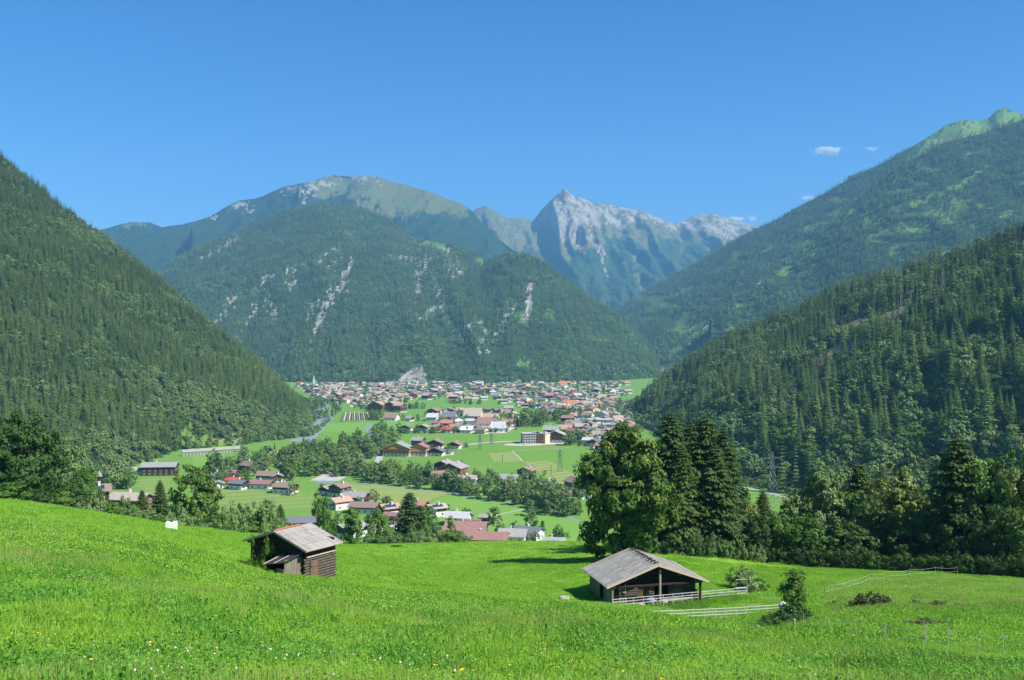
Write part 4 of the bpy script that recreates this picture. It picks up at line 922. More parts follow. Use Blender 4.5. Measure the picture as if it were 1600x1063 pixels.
H(758,850,12,22,3.6,84,'maroon','orange','wood','low red-brown roofed annexe beside the big red-brown house', balcony=False, solar=True)
H(802,845,12,13,3.6,80,'grey','white','white','light grey roofed bungalow left of the white-walled one', balcony=False)
H(827,842,9,13,4.4,60,'dark','white','white','white house with dark slate roof at the near field edge', balcony=False)
H(866,853,8,10,2.4,85,'grey','white','grey','low grey roof just above the meadow rim, right of the dark-roofed house', 'shed', balcony=False)
H(760,814,5,6,2.6,70,'grey','dkwood','dkwood','grey field shed alone on the near green field', 'shed', chimney=False, balcony=False)
# beyond the stream
H(680,752,13,24,4.6,-52,'maroon','dkwood','dkwood','long dark barn with red-brown roof beyond the stream', 'barn', chimney=False, balcony=False)
H(709,746,17,15,8,-20,'grey','white','redwood','grey-roofed inn with red timber balconies beyond the stream', 'inn', stripes=2)
H(694,738,12,12,7,-20,'grey','white','dkwood','grey-roofed house joined to the red-timbered inn')
H(731,756,9,13,4.4,80,'tan','white','white','white garage building with beige roof right of the red-timbered inn', 'garage')
H(823,745,11,12,5.4,-22,'brown','wood','dkwood','brown chalet alone at the lower edge of the mown field')
H(794,753,12,14,3,75,'grey','white','grey','light grey roof among the trees beside the brown chalet', 'barn', chimney=False, balcony=False)
H(853,768,9,11,6,-35,'dark','white','redwood','red timber chalet half hidden by stream trees')
H(840,764,8,10,4,-35,'grey','dkwood','dkwood','grey barn roof left of the red timber chalet', 'barn', chimney=False)
H(900,766,12,12,6.4,25,'brown','white','wood','white house with brown roof beside the large yellowing tree')
H(908,778,10,10,4,40,'dark','white','dkwood','dark-roofed low house in front of the white one')
H(888,778,10,14,2.8,70,'maroon','wood','wood','low red-brown shed roof at the stream end', 'shed', chimney=False, balcony=False)
# farm row on the green field
H(622,712,25,16,7.2,-6,'green','white','orange','long guesthouse with green-grey roof and rows of flower balconies', 'guesthouse', stripes=2)
H(656,712,15,12,8,-8,'maroon','white','orange','red-brown chalet with orange timber front in the farm row', stripes=1)
H(680,702,15,13,6.5,-6,'brown','white','dkwood','dark-gabled chalet at the back of the farm row')
H(682,712,14,10,4.5,-12,'dark','white','dkwood','dark-roofed chalet with carport at the front of the farm row')
H(654,700,12,10,8,70,'grey','cream','wood','grey-roofed farmhouse behind the red-brown chalet')
H(710,701,12,10,4.4,-12,'maroon','white','dkwood','separate small chalet right of the farm row')
H(563,693,6,14,4,70,'brown','dkwood','dkwood','covered wooden bridge over the stream', 'covered_bridge', cat='bridge', chimney=False, balcony=False, detail=0)
# hotel cluster
def flat_block(px, py, w, l, h, rot, wall, label, floors=3, balc='orange', name='hotel', cat='hotel'):
    loc = PF(px, py); occupied.append((loc[0], loc[1], max(w, l)*.6)); e = empty(name, loc, math.radians(rot)); tag(e, label, cat)
    g = MB(); g.box((0,0,h/2-.5), (w,l,h+1)); g.build('wall', W_[wall], e)
    g = MB(); g.box((0,0,h+.15), (w+.8,l+.8,.3)); g.box((w*.2,0,h+1.0), (3,3,1.4)); g.build('roof', R_['pale'], e)
    for k in range(floors):
        z = h/floors*(k+.5)+.3
        g = MB()
        for i in range(int(w/2.6)): g.box((-w/2+1.3+2.6*i, -l/2-.02, z), (1.8,.08,1.5))
        g.build('window', M_glass, e)
        if balc:
            g = MB(); g.box((0,-l/2-.7,z-1.3), (w,1.4,.15)); g.box((0,-l/2-1.38,z-.8), (w,.07,.9)); g.build('balcony', W_[balc], e)
    return e
flat_block(829,692,18,14,10,8,'grey','modern flat-roofed hotel block with glass front', 4, None)
flat_block(847,692,15,14,10,-30,'cream','flat-roofed hotel block with orange timber balconies', 4, 'orange')
H(869,691,20,15,8,-12,'tan','white','wood','wide tan-roofed hotel with a broad gable right of the orange balconies', 'hotel', cat='hotel', detail=1, stripes=2)
H(862,682,18,16,8,80,'green','cream','wood','blue-green roofed building behind the hotel blocks', 'hotel', cat='hotel', detail=1)
H(884,678,20,14,6,78,'orange','white','wood','wide orange-red roofed building behind the hotels', detail=1)
flat_block(945,664,44,22,7,-14,'white','long white modern school hall beyond the village roofs', 2, None, 'school_hall', 'school')
flat_block(952,672,20,14,7,-14,'white','white cubic building in front of the school hall', 2, None, 'school_hall', 'school')
for i, (px, py, w_, l_, h_, r_, rf_, lb) in enumerate([(920,672,17,14,7,-18,'brown','large chalet with brown gable roof left of the school hall'),(913,684,16,14,6,70,'brown','wide brown roof below the large chalet'),(936,688,17,14,6,60,'tan','broad tan roof in the middle of the right cluster'),(952,684,14,12,6,-25,'maroon','red-brown roofed chalet in front of the school hall'),
     (962,690,13,12,5,70,'brown','brown roof close to the big tree crown'),(928,697,12,11,4.6,-20,'dark','dark roofed house at the lower end of the right cluster'),(940,703,12,10,4.6,70,'maroon','red roofed house lowest in the right cluster'),(903,668,12,12,5,50,'grey','grey roofed house above the orange-red roof')]):
    H(px, py, w_, l_, h_, r_, rf_, 'white', 'wood', lb, detail=1)
# central hamlet
CH = [(634,673,14,12,4,-10,'dark','dkwood','dark low chalet at the left end of the central hamlet'),(661,673,14,12,4.5,-12,'grey','dkwood','grey-gabled chalet second from the left in the central hamlet'),(684,674,13,12,5,30,'orange','wood','orange-roofed house in the front row of the central hamlet'),(699,668,16,14,6,80,'red','wood','red-roofed house in the middle row of the central hamlet'),
      (700,676,12,11,4,75,'blue','wood','small bright red roof in the front row of the central hamlet'),(713,670,10,10,5,-20,'brown','wood','brown gabled house beside the red-roofed one'),(677,657,22,14,5,80,'pale','grey','pale grey workshop roof at the back of the central hamlet'),(702,656,26,18,5,84,'dark','grey','large slate-grey hall in the central hamlet'),
      (740,655,44,22,6,86,'tan','cream','very wide beige-roofed commercial hall in the central hamlet'),(768,659,28,18,5,84,'orange','cream','orange-beige hall right of the widest hall'),(758,668,32,16,6,86,'maroon','white','long red-roofed showroom in the central hamlet'),(780,674,30,14,5,86,'pale','white','long pale flat roof at the right end of the central hamlet'),
      (707,648,12,12,6,-15,'brown','wood','brown chalet behind the large slate-grey hall'),(737,646,14,12,5.5,-15,'maroon','wood','maroon roofed chalet behind the widest hall'),(730,676,16,12,4,80,'white','white','white metal roof in front of the central hamlet'),(795,665,14,12,5,70,'red','wood','red roofed house at the right end of the central hamlet'),
      (612,657,24,16,4.6,84,'maroon','white','broad maroon barn roof right of the nursery field'),(640,658,10,8,4,60,'grey','wood','small grey roof on the field track')]
for px, py, w_, l_, h_, r_, rf_, up_, lb in CH: H(px, py, w_, l_, h_, r_, rf_, 'white', up_ if up_ in ('wood','dkwood') else up_, lb, detail=1, balcony=h_ < 7 and w_ < 17)
for px, py, w_, l_, r_, lb in [(590,643,26,16,-20,'orange-roofed hotel on the left of the row before the village'),(612,643,24,18,-15,'broad orange-roofed hotel in the middle of the row before the village'),(625,644,16,14,60,'smaller orange-roofed hotel at the right of the row')]:
    H(px, py, w_, l_, 10, r_, 'orange', 'cream', 'wood', lb, 'hotel', cat='hotel', detail=1, stripes=2)
# ---------------- the large village: individual houses, walls and roof as parts
ZONES = [([(458,604),(520,601),(640,600),(760,600),(860,600),(935,599),(955,607),(985,612),(980,619),(900,612),(860,618),(800,622),(765,626),(700,626),(640,624),(560,626),(500,624),(478,614)], 215, 'far'),
         ([(545,626),(640,624),(632,634),(600,642),(550,640)], 16, 'front'),
         ([(500,615),(560,622),(545,632),(500,630)], 12, 'left'),
         ([(770,627),(860,618),(905,614),(945,618),(985,634),(985,655),(950,652),(900,648),(872,656),(850,650),(838,640),(800,634)], 80, 'right'),
         ([(880,655),(905,652),(985,652),(985,700),(938,706),(912,694),(885,672)], 30, 'near'),
         ([(668,646),(800,645),(806,672),(770,678),(690,678)], 16, 'hamlet'),
         ([(905,604),(960,600),(985,600),(985,604)], 8, 'ridge')]
def inpoly(x, y, P_):
    c = False; j = len(P_)-1
    for i in range(len(P_)):
        xi, yi = P_[i]; xj, yj = P_[j]
        if (yi > y) != (yj > y) and x < (xj-xi)*(y-yi)/(yj-yi)+xi: c = not c
        j = i
    return c
hr = random.Random(99)
ROOFS = ['brown','maroon','grey','red','dark','tan','tan','pale','brown','maroon','brown','orange','grey','dark','grey','brown']
NAMES = {'brown':'brown','maroon':'dark red','grey':'grey','red':'red','dark':'slate-dark','orange':'orange','tan':'tan','pale':'pale metal','blue':'bright red'}
ZN = {'far':'large village at mountain foot','front':'front edge of large village','left':'river end of large village','right':'village quarter right of field','ridge':'rise behind large village','near':'quarter beside the school hall','hamlet':'central hamlet among fields'}
SH = [(11,13,6),(13,15,7),(12,12,5.5),(15,17,8.5),(10,11,5),(18,15,9)]
nh = 0
for poly, n, zn in ZONES:
    xs = [p[0] for p in poly]; ys = [HZ+ -ZF*FPX/1.0/( -ZF*FPX/(p[1]-HZ)) for p in poly]; got = tries = 0
    dn = [-ZF*FPX/(p[1]-HZ) for p in poly]
    while got < n and tries < 9000:
        tries += 1; d_ = hr.uniform(min(dn), max(dn)); py = HZ-ZF*FPX/d_; px = hr.uniform(min(xs), max(xs))
        if not inpoly(px, py, poly): continue
        x, y, z = PF(px, py); sh = SH[hr.choices(range(6), (5,5,5,3,4,1.2))[0]]; rr = max(sh[0], sh[1])*.62
        if any((x-a)**2+(y-b)**2 < (rr+c+1.5)**2 for a, b, c in occupied): continue
        occupied.append((x, y, rr)); got += 1; nh += 1
        rf = hr.choice(ROOFS); lo_ = hr.choice(('white','white','white','cream')); up_ = hr.choice(('wood','dkwood','white','wood','cream','white','cream'))
        M = house_meshes(sh[0], sh[1], sh[2], 22, 2.8, R_[rf], W_[lo_], W_[up_])
        e = empty('village_house', (x, y, z), math.radians(hr.choice((0, 90, -20, 70, 30, -60, 10, 100))+hr.uniform(-8, 8)))
        tag(e, '%s-roofed house with %s upper walls, %s' % (NAMES[rf], {'wood':'brown timber','dkwood':'dark timber','white':'white','cream':'cream'}[up_], ZN[zn]), 'house', 'village houses %s, %s roofs' % (zn, NAMES[rf]))
        e.scale = (.88, .88, .9); link('wall', M['wall'], e); link('upper_wall', M['upper_wall'], e); link('roof', M['roof'], e); link('balcony', M['balcony'], e)
        if hr.random() < .35: link('chimney', M['chimney'], e.children[-2])
print('village houses', nh)
def small_house(roof, up, sh, nm):
    M = house_meshes(sh[0], sh[1], sh[2], 22, 2.8, R_[roof], W_['white'], W_[up]); V = []; F = []; mi = []
    for q, key in enumerate(('wall', 'upper_wall', 'roof')):
        me = M[key]; b = len(V); V += [tuple(v.co) for v in me.vertices]; F += [tuple(b+i for i in p.vertices) for p in me.polygons]; mi += [q]*len(me.polygons)
    return proto('vh', mesh_np(nm, V, F, [W_['white'], W_[up], R_[roof]], mi))
DK = ordered('distant_house_kinds', [small_house(a, b, SH[c], 'distant_house') for a, b, c in (('brown','wood',0),('grey','white',2),('maroon','cream',0),('pale','white',4),('orange','white',2),('dark','dkwood',4),('tan','cream',0))])
DP = []
for poly, n, zn in ZONES:
    xs = [p[0] for p in poly]; dn = [-ZF*FPX/(p[1]-HZ) for p in poly]; got = tries = 0
    while got < n*.8 and tries < 9000:
        tries += 1; d_ = hr.uniform(min(dn), max(dn)); py = HZ-ZF*FPX/d_; px = hr.uniform(min(xs), max(xs))
        if not inpoly(px, py, poly): continue
        x, y, z = PF(px, py)
        if any((x-a)**2+(y-b)**2 < (6.2+c*.8)**2 for a, b, c in occupied): continue
        occupied.append((x, y, 7)); got += 1; DP.append((x, y, z))
print('distant', len(DP)); nn_ = len(DP); r_ = np.random.default_rng(3)
scatter('distant_houses', np.array(DP), DK, .75+.35*r_.random(nn_), r_.choice([0, 1.57, -.35, 1.2, .5], nn_)+r_.random(nn_)*.2, r_.integers(0, 7, nn_), 'small crowded houses filling the gaps of the far village', 'houses')
# trees between the village houses
for poly, n, zn in ZONES:
    xs = [p[0] for p in poly]; dn = [-ZF*FPX/(p[1]-HZ) for p in poly]; got = tries = 0
    while got < n*1.5 and tries < 12000:
        tries += 1; d_ = hr.uniform(min(dn), max(dn)); py = HZ-ZF*FPX/d_; px = hr.uniform(min(xs), max(xs))
        if not inpoly(px, py, poly): continue
        x, y, z = PF(px, py)
        if any((x-a)**2+(y-b)**2 < (c*.85)**2 for a, b, c in occupied): continue
        got += 1; h_ = hr.uniform(.5, 1.0)
        VT.append(((x, y, z-.2), hr.randrange(3), (h_,)*3, hr.random()*6.28, 'green garden tree between houses, '+ZN[zn], 'garden trees, village %s' % zn, h_*12/y))
hr2 = random.Random(5)
for (a, b, rad) in list(occupied):
    if b > 1350: continue
    for _ in range(3 if b < 1000 else 2):
        an = hr2.random()*6.28; x = a+math.cos(an)*(rad+3+hr2.random()*6); y = b+math.sin(an)*(rad+3+hr2.random()*6)
        if any((x-p)**2+(y-q)**2 < (c+1)**2 for p, q, c in occupied) or (y < b-rad*.7 and hr2.random() < .8): continue
        h_ = hr2.uniform(.35, .85); VT.append(((x, y, ZF-.2 if b > 400 else gz(x, y)-.2), hr2.randrange(4), (h_,)*3, hr2.random()*6.28, 'small leafy tree standing beside a house on the valley floor', 'small trees beside the valley houses', h_*12/y))
finish_valley_trees(190)
# village church
e = empty('village_church', PF(491, 607)); tag(e, 'white village church with a needle-thin pointed steeple', 'church')
g = MB(); g.box((0,8,5), (10,18,12)); g.build('nave', W_['white'], e)
g = MB(); g.add([(-6,-2,11),(6,-2,11),(0,-2,18),(-6,18,11),(6,18,11),(0,18,18)], [(0,1,2),(4,3,5),(1,4,5,2),(3,0,2,5),(0,3,4,1)]); g.build('roof', R_['dark'], e)
g = MB(); g.box((0,-4.2,9.5), (4.2,4.2,20)); tw = g.build('tower', W_['white'], e)
g = MB(); g.add([(-2.3,-6.5,19.5),(2.3,-6.5,19.5),(2.3,-1.9,19.5),(-2.3,-1.9,19.5),(0,-4.2,33)], [(0,1,4),(1,2,4),(2,3,4),(3,0,4),(3,2,1,0)]); g.build('spire', R_['pale'], tw)
# high pasture farmhouse on the mountain
A_, _, _, _ = HILLS['front_massif']
# viaduct wall of the mountain road
M_conc = plain('pale_concrete', (.42,.41,.38), .9, .1, .15, .3)
e = empty('road_viaduct', PF(330, 712)); tag(e, 'pale arched retaining wall carrying the mountain road', 'retaining wall')
W0 = Vector(PF(284, 713)); W1 = Vector(PF(382, 706)); o0 = Vector(e.location)
g = MB(); a0 = W0-o0; a1 = W1-o0; zt = 4.2
g.beam(a0+Vector((0,0,zt)), a1+Vector((0,0,zt)), 3.0, 1.6); g.build('road_deck', M_conc, e)
g = MB(); g.beam(a0+Vector((0,-1.6,zt+1.3)), a1+Vector((0,-1.6,zt+1.3)), .3, .9); g.build('parapet', M_conc, e)
for i in range(19):
    g = MB(); p = a0.lerp(a1, (i+.5)/19); g.box((p.x, p.y, zt/2-1.4), (1.4, 2.2, zt+1.2)); g.build('pier', M_conc, e)
# ================================================================== FIELDS, ROADS, RIVER on the valley floor
def field_mat(name, a, b, stripe=None, sw=0.5, rot=0.0, s2=None):
    t = NT(name); pos = t.geo(); n = t.noise(0.05, 5, pos, .7); c = t.mix(t.mr(n, .3, .7), a, b)
    if stripe:
        wv = t.n('ShaderNodeTexWave', wave_type='BANDS', bands_direction='X', wave_profile='SIN'); t.l(t.map(pos, (1,1,1), (0,0,rot)), wv.inputs['Vector']); wv.inputs['Scale'].default_value = sw
        wv.inputs['Distortion'].default_value = .6; wv.inputs['Detail Scale'].default_value = .2
        c = t.mix(t.mr(wv.outputs['Fac'], .35, .65), c, stripe)
    return t.done(t.pbr(c, .95, .1, t.bump(n, .4, .4)))
def sheet(name, pts, mat, label, dz=0.06):
    g = MB(); vs = [PF(px, py, dz) for px, py in pts]; g.add(vs, [tuple(range(len(vs)))])
    me = g.mesh(name, mat)
    if me.polygons[0].normal.z < 0: me.flip_normals()
    return structure(link(name, me), label)
F_hay = field_mat('hay_field', (.20,.27,.07), (.27,.31,.10))
F_strip = field_mat('mown_strips', (.15,.26,.05), (.20,.29,.07), (.27,.30,.11), .028, 0.75)
F_bright = field_mat('bright_field', (.14,.29,.05), (.175,.325,.06))
F_mid = field_mat('soft_field', (.11,.24,.045), (.15,.29,.06))
F_stripL = field_mat('mown_slope', (.18,.27,.065), (.23,.29,.09), (.16,.26,.055), .02, 1.2)
sheet('hay_field', [(545,757),(640,762),(706,769),(668,784),(640,792),(600,792),(560,783)], F_hay, 'yellowish mown field beside the stream')
sheet('mown_field', [(762,708),(800,707),(815,721),(773,723)], F_strip, 'rectangle of mown hay strips', .06)
sheet('mown_field', [(816,722),(858,720),(915,752),(905,760),(872,757)], F_strip, 'long wedge of mown hay strips', .06)
sheet('green_field', [(672,786),(708,770),(760,778),(905,812),(905,850),(700,850)], F_bright, 'bright green field with a footpath')
sheet('green_field', [(628,631),(690,627),(800,627),(832,632),(800,648),(740,652),(690,650),(630,646)], F_mid, 'field before the large village')
sheet('green_field', [(505,662),(560,661),(640,658),(665,671),(560,676),(500,675)], F_bright, 'green field left of the central hamlet')
sheet('slope_field', [(330,757),(400,766),(490,775),(488,792),(430,800),(330,800)], F_stripL, 'striped mown pasture below the left hamlet')
sheet('slope_field', [(222,748),(268,746),(262,775),(240,780),(212,760)], F_stripL, 'mown meadow below the long grey farmhouse')
sheet('green_field', [(300,712),(352,705),(350,718),(330,728),(302,729)], F_bright, 'small bright field below the viaduct wall')
sheet('village_field', [(872,612),(905,607),(952,608),(940,616),(900,618)], F_mid, 'green gap between village quarters')
sheet('village_field', [(960,607),(1004,601),(1000,612),(985,626),(968,622)], F_mid, 'green field under the right mountainside')
M_road = plain('pale_asphalt', (.42,.41,.38), .95, .1, .08, .1)
M_gravel = plain('river_gravel', (.42,.41,.37), .95, .1, .2, .15)
M_soil = plain('parking_gravel', (.48,.44,.38), .95, .1, .15, .1)
def ribbon(name, pts, w_, mat, label, dz=.12, fn=None):
    P3 = [Vector(PF(a, b, dz)) if fn is None else fn(a, b) for a, b in pts]; q = []
    for i in range(len(P3)-1):
        for k in range(6): q.append(P3[i].lerp(P3[i+1], k/6))
    q.append(P3[-1]); V_ = []
    for i, p in enumerate(q):
        t_ = (q[min(i+1, len(q)-1)]-q[max(i-1, 0)]); nrm = Vector((-t_.y, t_.x, 0)).normalized()*w_/2
        V_ += [p-nrm, p+nrm]
    g = MB(); g.add(V_, [(2*i, 2*i+2, 2*i+3, 2*i+1) for i in range(len(q)-1)]); me = g.mesh(name, mat)
    if me.polygons[0].normal.z < 0: me.flip_normals()
    return structure(link(name, me), label)
ribbon('lane', [(590,724),(594,712),(603,703)], 6, M_road, 'pale lane rising to the farm row')
ribbon('lane', [(603,712),(655,713),(704,711),(702,705),(690,703)], 7, M_soil, 'gravel yard of the farm row', .14)
ribbon('lane', [(495,693),(556,693),(575,694)], 5, M_road, 'lane leading to the covered bridge')
ribbon('lane', [(715,697),(750,693),(790,690),(812,690),(818,694)], 7, M_road, 'valley road towards the hotel')
ribbon('lane', [(620,653),(660,655)], 7, M_road, 'track left of the central hamlet')
ribbon('car_park', [(790,695),(820,696),(885,692)], 16, M_soil, 'pale car park before the hotel', .16)
ribbon('footpath', [(768,807),(800,800),(835,793)], 1.6, M_road, 'narrow footpath over the near green field')
ribbon('footpath', [(800,705),(850,702),(895,700)], 1.6, M_road, 'narrow path across the field before the hotel')
ribbon('footpath', [(816,721),(812,716),(800,705)], 1.4, M_road, 'path along the mown strips')
ribbon('lane', [(1140,757),(1190,768),(1262,785)], 5, M_road, 'lane beyond the spruce group')
sheet('central_yard', [(670,668),(800,656),(806,668),(790,677),(690,677)], M_soil, 'paved yards of the central hamlet', .05)
sheet('quarter_ground', [(905,660),(985,655),(985,700),(935,704),(905,690)], M_soil, 'paved yards beside the school hall', .05)
def water_mat():
    t = NT('river_water'); pos = t.geo(); n = t.noise(.4, 4, pos)
    return t.done(t.pbr(t.mix(n, (.20,.27,.25), (.30,.37,.35)), .35, .5, t.bump(n, .5, .3)))
M_water = water_mat()
ribbon('river', [(512,622),(500,632),(503,645),(508,654),(500,662),(488,673),(470,690)], 24, M_water, 'pale grey-green river bending behind the left mountain', .10)
ribbon('stream', [(578,664),(588,684),(590,696),(578,712),(556,722),(535,735),(505,755)], 14, M_water, 'stream flowing past the covered bridge', .10)
ribbon('stream', [(505,755),(560,756),(640,764),(700,770),(760,782),(840,790),(905,815)], 3.5, M_water, 'tree-lined stream crossing the valley', .08)
ribbon('gravel_bank', [(534,736),(522,744),(506,752)], 22, M_gravel, 'pale gravel bank of the stream', .2)
ribbon('gravel_bank', [(828,787),(850,790)], 9, M_gravel, 'small gravel bank among the stream trees', .2)
ribbon('dirt_path', [(572,846),(590,848),(604,851),(620,855)], 2.2, M_gravel, 'short pale dirt path at the lower meadow rim', fn=lambda a, b: hit(a, b, 120)+Vector((0,0,.35)))
# nursery with rows
e = empty('nursery_field', PF(555, 654)); tag(e, 'brown nursery field with white-posted rows left of the maroon barn', 'nursery')
NS = plain('nursery_soil', (.20,.17,.11), .95, .1, .2, .2)
g = MB(); A0 = [Vector(PF(*p))-Vector(PF(555, 654)) for p in ((531,659),(579,656),(575,646),(536,646))]
g.add([a+Vector((0,0,.2)) for a in A0], [(0,1,2,3)]); g.build('bed', NS, e)
for i in range(12):
    f = (i+.5)/12; a = A0[0].lerp(A0[1], f); b = A0[3].lerp(A0[2], f); g = MB(); g.beam(a+Vector((0,0,1)), b+Vector((0,0,1)), .5, 1.6); g.build('planted_row', W_['white'] if i % 2 else M_decF, e)
# ------------------------------------------------------------------ pylons, poles, cranes
M_steel = plain('galvanised_steel', (.20,.22,.22), .5, .5, .1, 1, metal=.6)
M_crane = plain('crane_paint', (.75,.28,.12), .5, .4, .05, 1)
def pylon_mesh(Hh, b0, arms):
    g = MB(); c = [(-1,-1),(1,-1),(1,1),(-1,1)]
    def wd(z): return b0*(1-z/Hh)**1.15+.35
    zs = [Hh*(1-(1-i/9)**1.0) for i in range(10)]
    for sx, sy in c: g.tube([(sx*wd(z), sy*wd(z), z-1*(z == 0)) for z in zs], .10, 4)
    for i in range(9):
        z0, z1 = zs[i], zs[i+1]
        for k in range(4):
            a, b = c[k], c[(k+1) % 4]
            g.beam((a[0]*wd(z0), a[1]*wd(z0), z0), (b[0]*wd(z1), b[1]*wd(z1), z1), .08); g.beam((b[0]*wd(z0), b[1]*wd(z0), z0), (a[0]*wd(z1), a[1]*wd(z1), z1), .08)
    return g.mesh('tower', M_steel)
def arm_mesh(L, hh):
    g = MB()
    for s in (-1, 1):
        g.beam((0,-.5,hh), (s*L,0,0.1), .16); g.beam((0,.5,hh), (s*L,0,0.1), .16); g.beam((0,-.5,0), (s*L,0,0), .16); g.beam((0,.5,0), (s*L,0,0), .16)
        for k in range(1, 5):
            x = s*L*k/5; g.beam((x,0,0), (x,0,hh*(1-k/5)), .1)
        g.beam((s*L,0,0), (s*L,0,-1.8), .12)
    return g.mesh('cross_arm', M_steel)
def pylon(px, py, top, label, d=None, L=8):
    loc = PF(px, py) if d is None else P(px, py, d); Hh = (py-top)/FPX*loc[1]
    e = empty('electricity_pylon', loc, .3); tag(e, label, 'pylon')
    link('tower', cached(('py', round(Hh)), lambda: pylon_mesh(Hh, Hh*.085, 2)), e)
    for f, ll in ((.88, L), (.72, L*.75)):
        a = link('cross_arm', cached(('arm', ll), lambda: arm_mesh(ll, 1.3)), e); a.location = (0, 0, Hh*f)
pylon(1207,795,706,'tall lattice pylon with two cross arms beyond the right tree row', L=6.5)
pylon(875,737,703,'lattice pylon on the mown strips right of the centre', L=3)
pylon(750,703,680,'small lattice pylon on the field right of the farm row', L=3)
pylon(925,722,694,'faint pylon close to the large yellowing tree', L=3)
pylon(768,694,678,'faint pylon near the valley road', L=2.5)
def pole(px, py, top, label):
    loc = PF(px, py); h = (py-top)/FPX*loc[1]; g = MB(); g.tube([(0,0,-.5),(0,0,h)], [.22,.16], 6); g.beam((-.9,0,h*.93), (.9,0,h*.93), .16)
    o = g.build('wooden_pole', W_['dkwood'], None); o.location = loc; tag(o, label, 'pole')
pole(785,722,711,'dark wooden pole in the square of mown strips'); pole(861,744,727,'dark wooden pole in the wedge of mown strips')
pole(457,760+0,745,'thin pole in the striped pasture by the left hamlet')
def crane(px, py, top, label, L):
    loc = PF(px, py); h = (py-top)/FPX*loc[1]; e = empty('tower_crane', loc, .25); tag(e, label, 'crane')
    g = MB(); g.box((0,0,h/2), (1.6,1.6,h)); g.build('mast', M_crane, e)
    g = MB(); g.box((L*.32,0,h-1.5), (L,1.0,1.2)); g.add([(0,0,h+3),(L*.7,0,h-1),(L*.7,.3,h-1),(-L*.18,0,h-1)], [(0,1,2),(0,3,1)]); g.build('jib', M_crane, e)
crane(876,614,597,'orange tower crane at the back of the large village', 34); crane(886,648,627,'orange tower crane in the village quarter right of the big field', 30)
# church-like bell turret beside the solar farmhouse
e = empty('bell_turret', (P(155,745,352)[0], 352, P(155,752,352)[2])); tag(e, 'tiny shingled bell turret above the solar-roofed farmhouse', 'bell turret')
g = MB(); g.box((0,0,.5), (1.1,1.1,2.6)); g.build('shaft', W_['dkwood'], e)
g = MB(); g.add([(-.9,-.9,1.8),(.9,-.9,1.8),(.9,.9,1.8),(-.9,.9,1.8),(0,0,4.2)], [(0,1,4),(1,2,4),(2,3,4),(3,0,4),(3,2,1,0)]); g.build('roof', R_['grey'], e)
# rock outcrop on the right slope foot
def rock_mesh(name, r, seed, sc, mat=None):
    import bmesh
    bm = bmesh.new(); bmesh.ops.create_icosphere(bm, subdivisions=4, radius=1)
    for v in bm.verts:
        n_ = float(fbm(np.array([v.co.x*1.7+seed]), np.array([v.co.y*1.7+v.co.z*2.3]), seed, 4)[0]); k = .65+.7*n_
        v.co = Vector((v.co.x*sc[0]*k, v.co.y*sc[1]*k, v.co.z*sc[2]*k))*r
    me = bpy.data.meshes.new(name); bm.to_mesh(me); bm.free(); me.materials.append(mat or M_stone); return me
o = link('rock_outcrop', rock_mesh('rock_outcrop', 1, 4, (6,5,16), plain('outcrop_rock', (.22,.20,.165), .95, .1, .5, .15, bump=1)), None, P(1156, 686, 815)); tag(o, 'pale bare rock outcrop beside the spruce group at the slope foot', 'rock')
# farm on the high pasture
x_, y_, z_ = P(711, 384, 4290); 
M = house_meshes(22, 26, 12, 22, 2.8, R_['red'], W_['white'], W_['wood'])
e = empty('alpine_inn', (x_, y_, z_-6), .2); tag(e, 'tiny red-roofed inn on the high pasture of the central mountain', 'inn')
for k_ in ('wall', 'upper_wall', 'roof'): link(k_, M[k_], e)
# ------------------------------------------------------------------ clouds
def cloud(px, py, w_, h_, label, dens, seed):
    t = NT('cloud_vapour'); oc = t.coord('Object')
    ln = t.n('ShaderNodeVectorMath', operation='LENGTH'); t.l(oc, ln.inputs[0])
    n = t.noise(2.6, 5, t.map(oc, (1, 1, .8), (0, 0, seed)), .65)
    f = t.math('ADD', t.mr(ln.outputs['Value'], 0.15, 1.0, .48, -.35), t.mr(n, .3, .7, -.42, .42))
    dn = t.math('MULTIPLY', t.math('MAXIMUM', f, 0.0), dens)
    v = t.n('ShaderNodeVolumePrincipled'); v.inputs['Color'].default_value = (1,1,1,1); t.l(dn, v.inputs['Density']); v.inputs['Anisotropy'].default_value = 0.0
    t.l(v.outputs[0], t.out.inputs['Volume'])
    d = 15000; import bmesh
    bm = bmesh.new(); bmesh.ops.create_icosphere(bm, subdivisions=3, radius=1); me = bpy.data.meshes.new('cloud'); bm.to_mesh(me); bm.free(); me.materials.append(t.m)
    o = link('cloud', me, None, P(px, py, d), None, (w_/2/FPX*d, w_/3/FPX*d, h_/2/FPX*d)); tag(o, label, 'cloud', None, 'stuff'); return o
cloud(1292,236,66,20,'small white fair-weather cloud',.05,1); cloud(1362,233,32,11,'faint wisp of cloud',.02,2); cloud(1264,310,34,15,'small cloud above the ridge',.035,3)
cloud(1152,342,46,12,'flat cloud behind the far peaks',.03,4); cloud(1176,342,20,16,'round cloud puff behind the far peaks',.06,5)
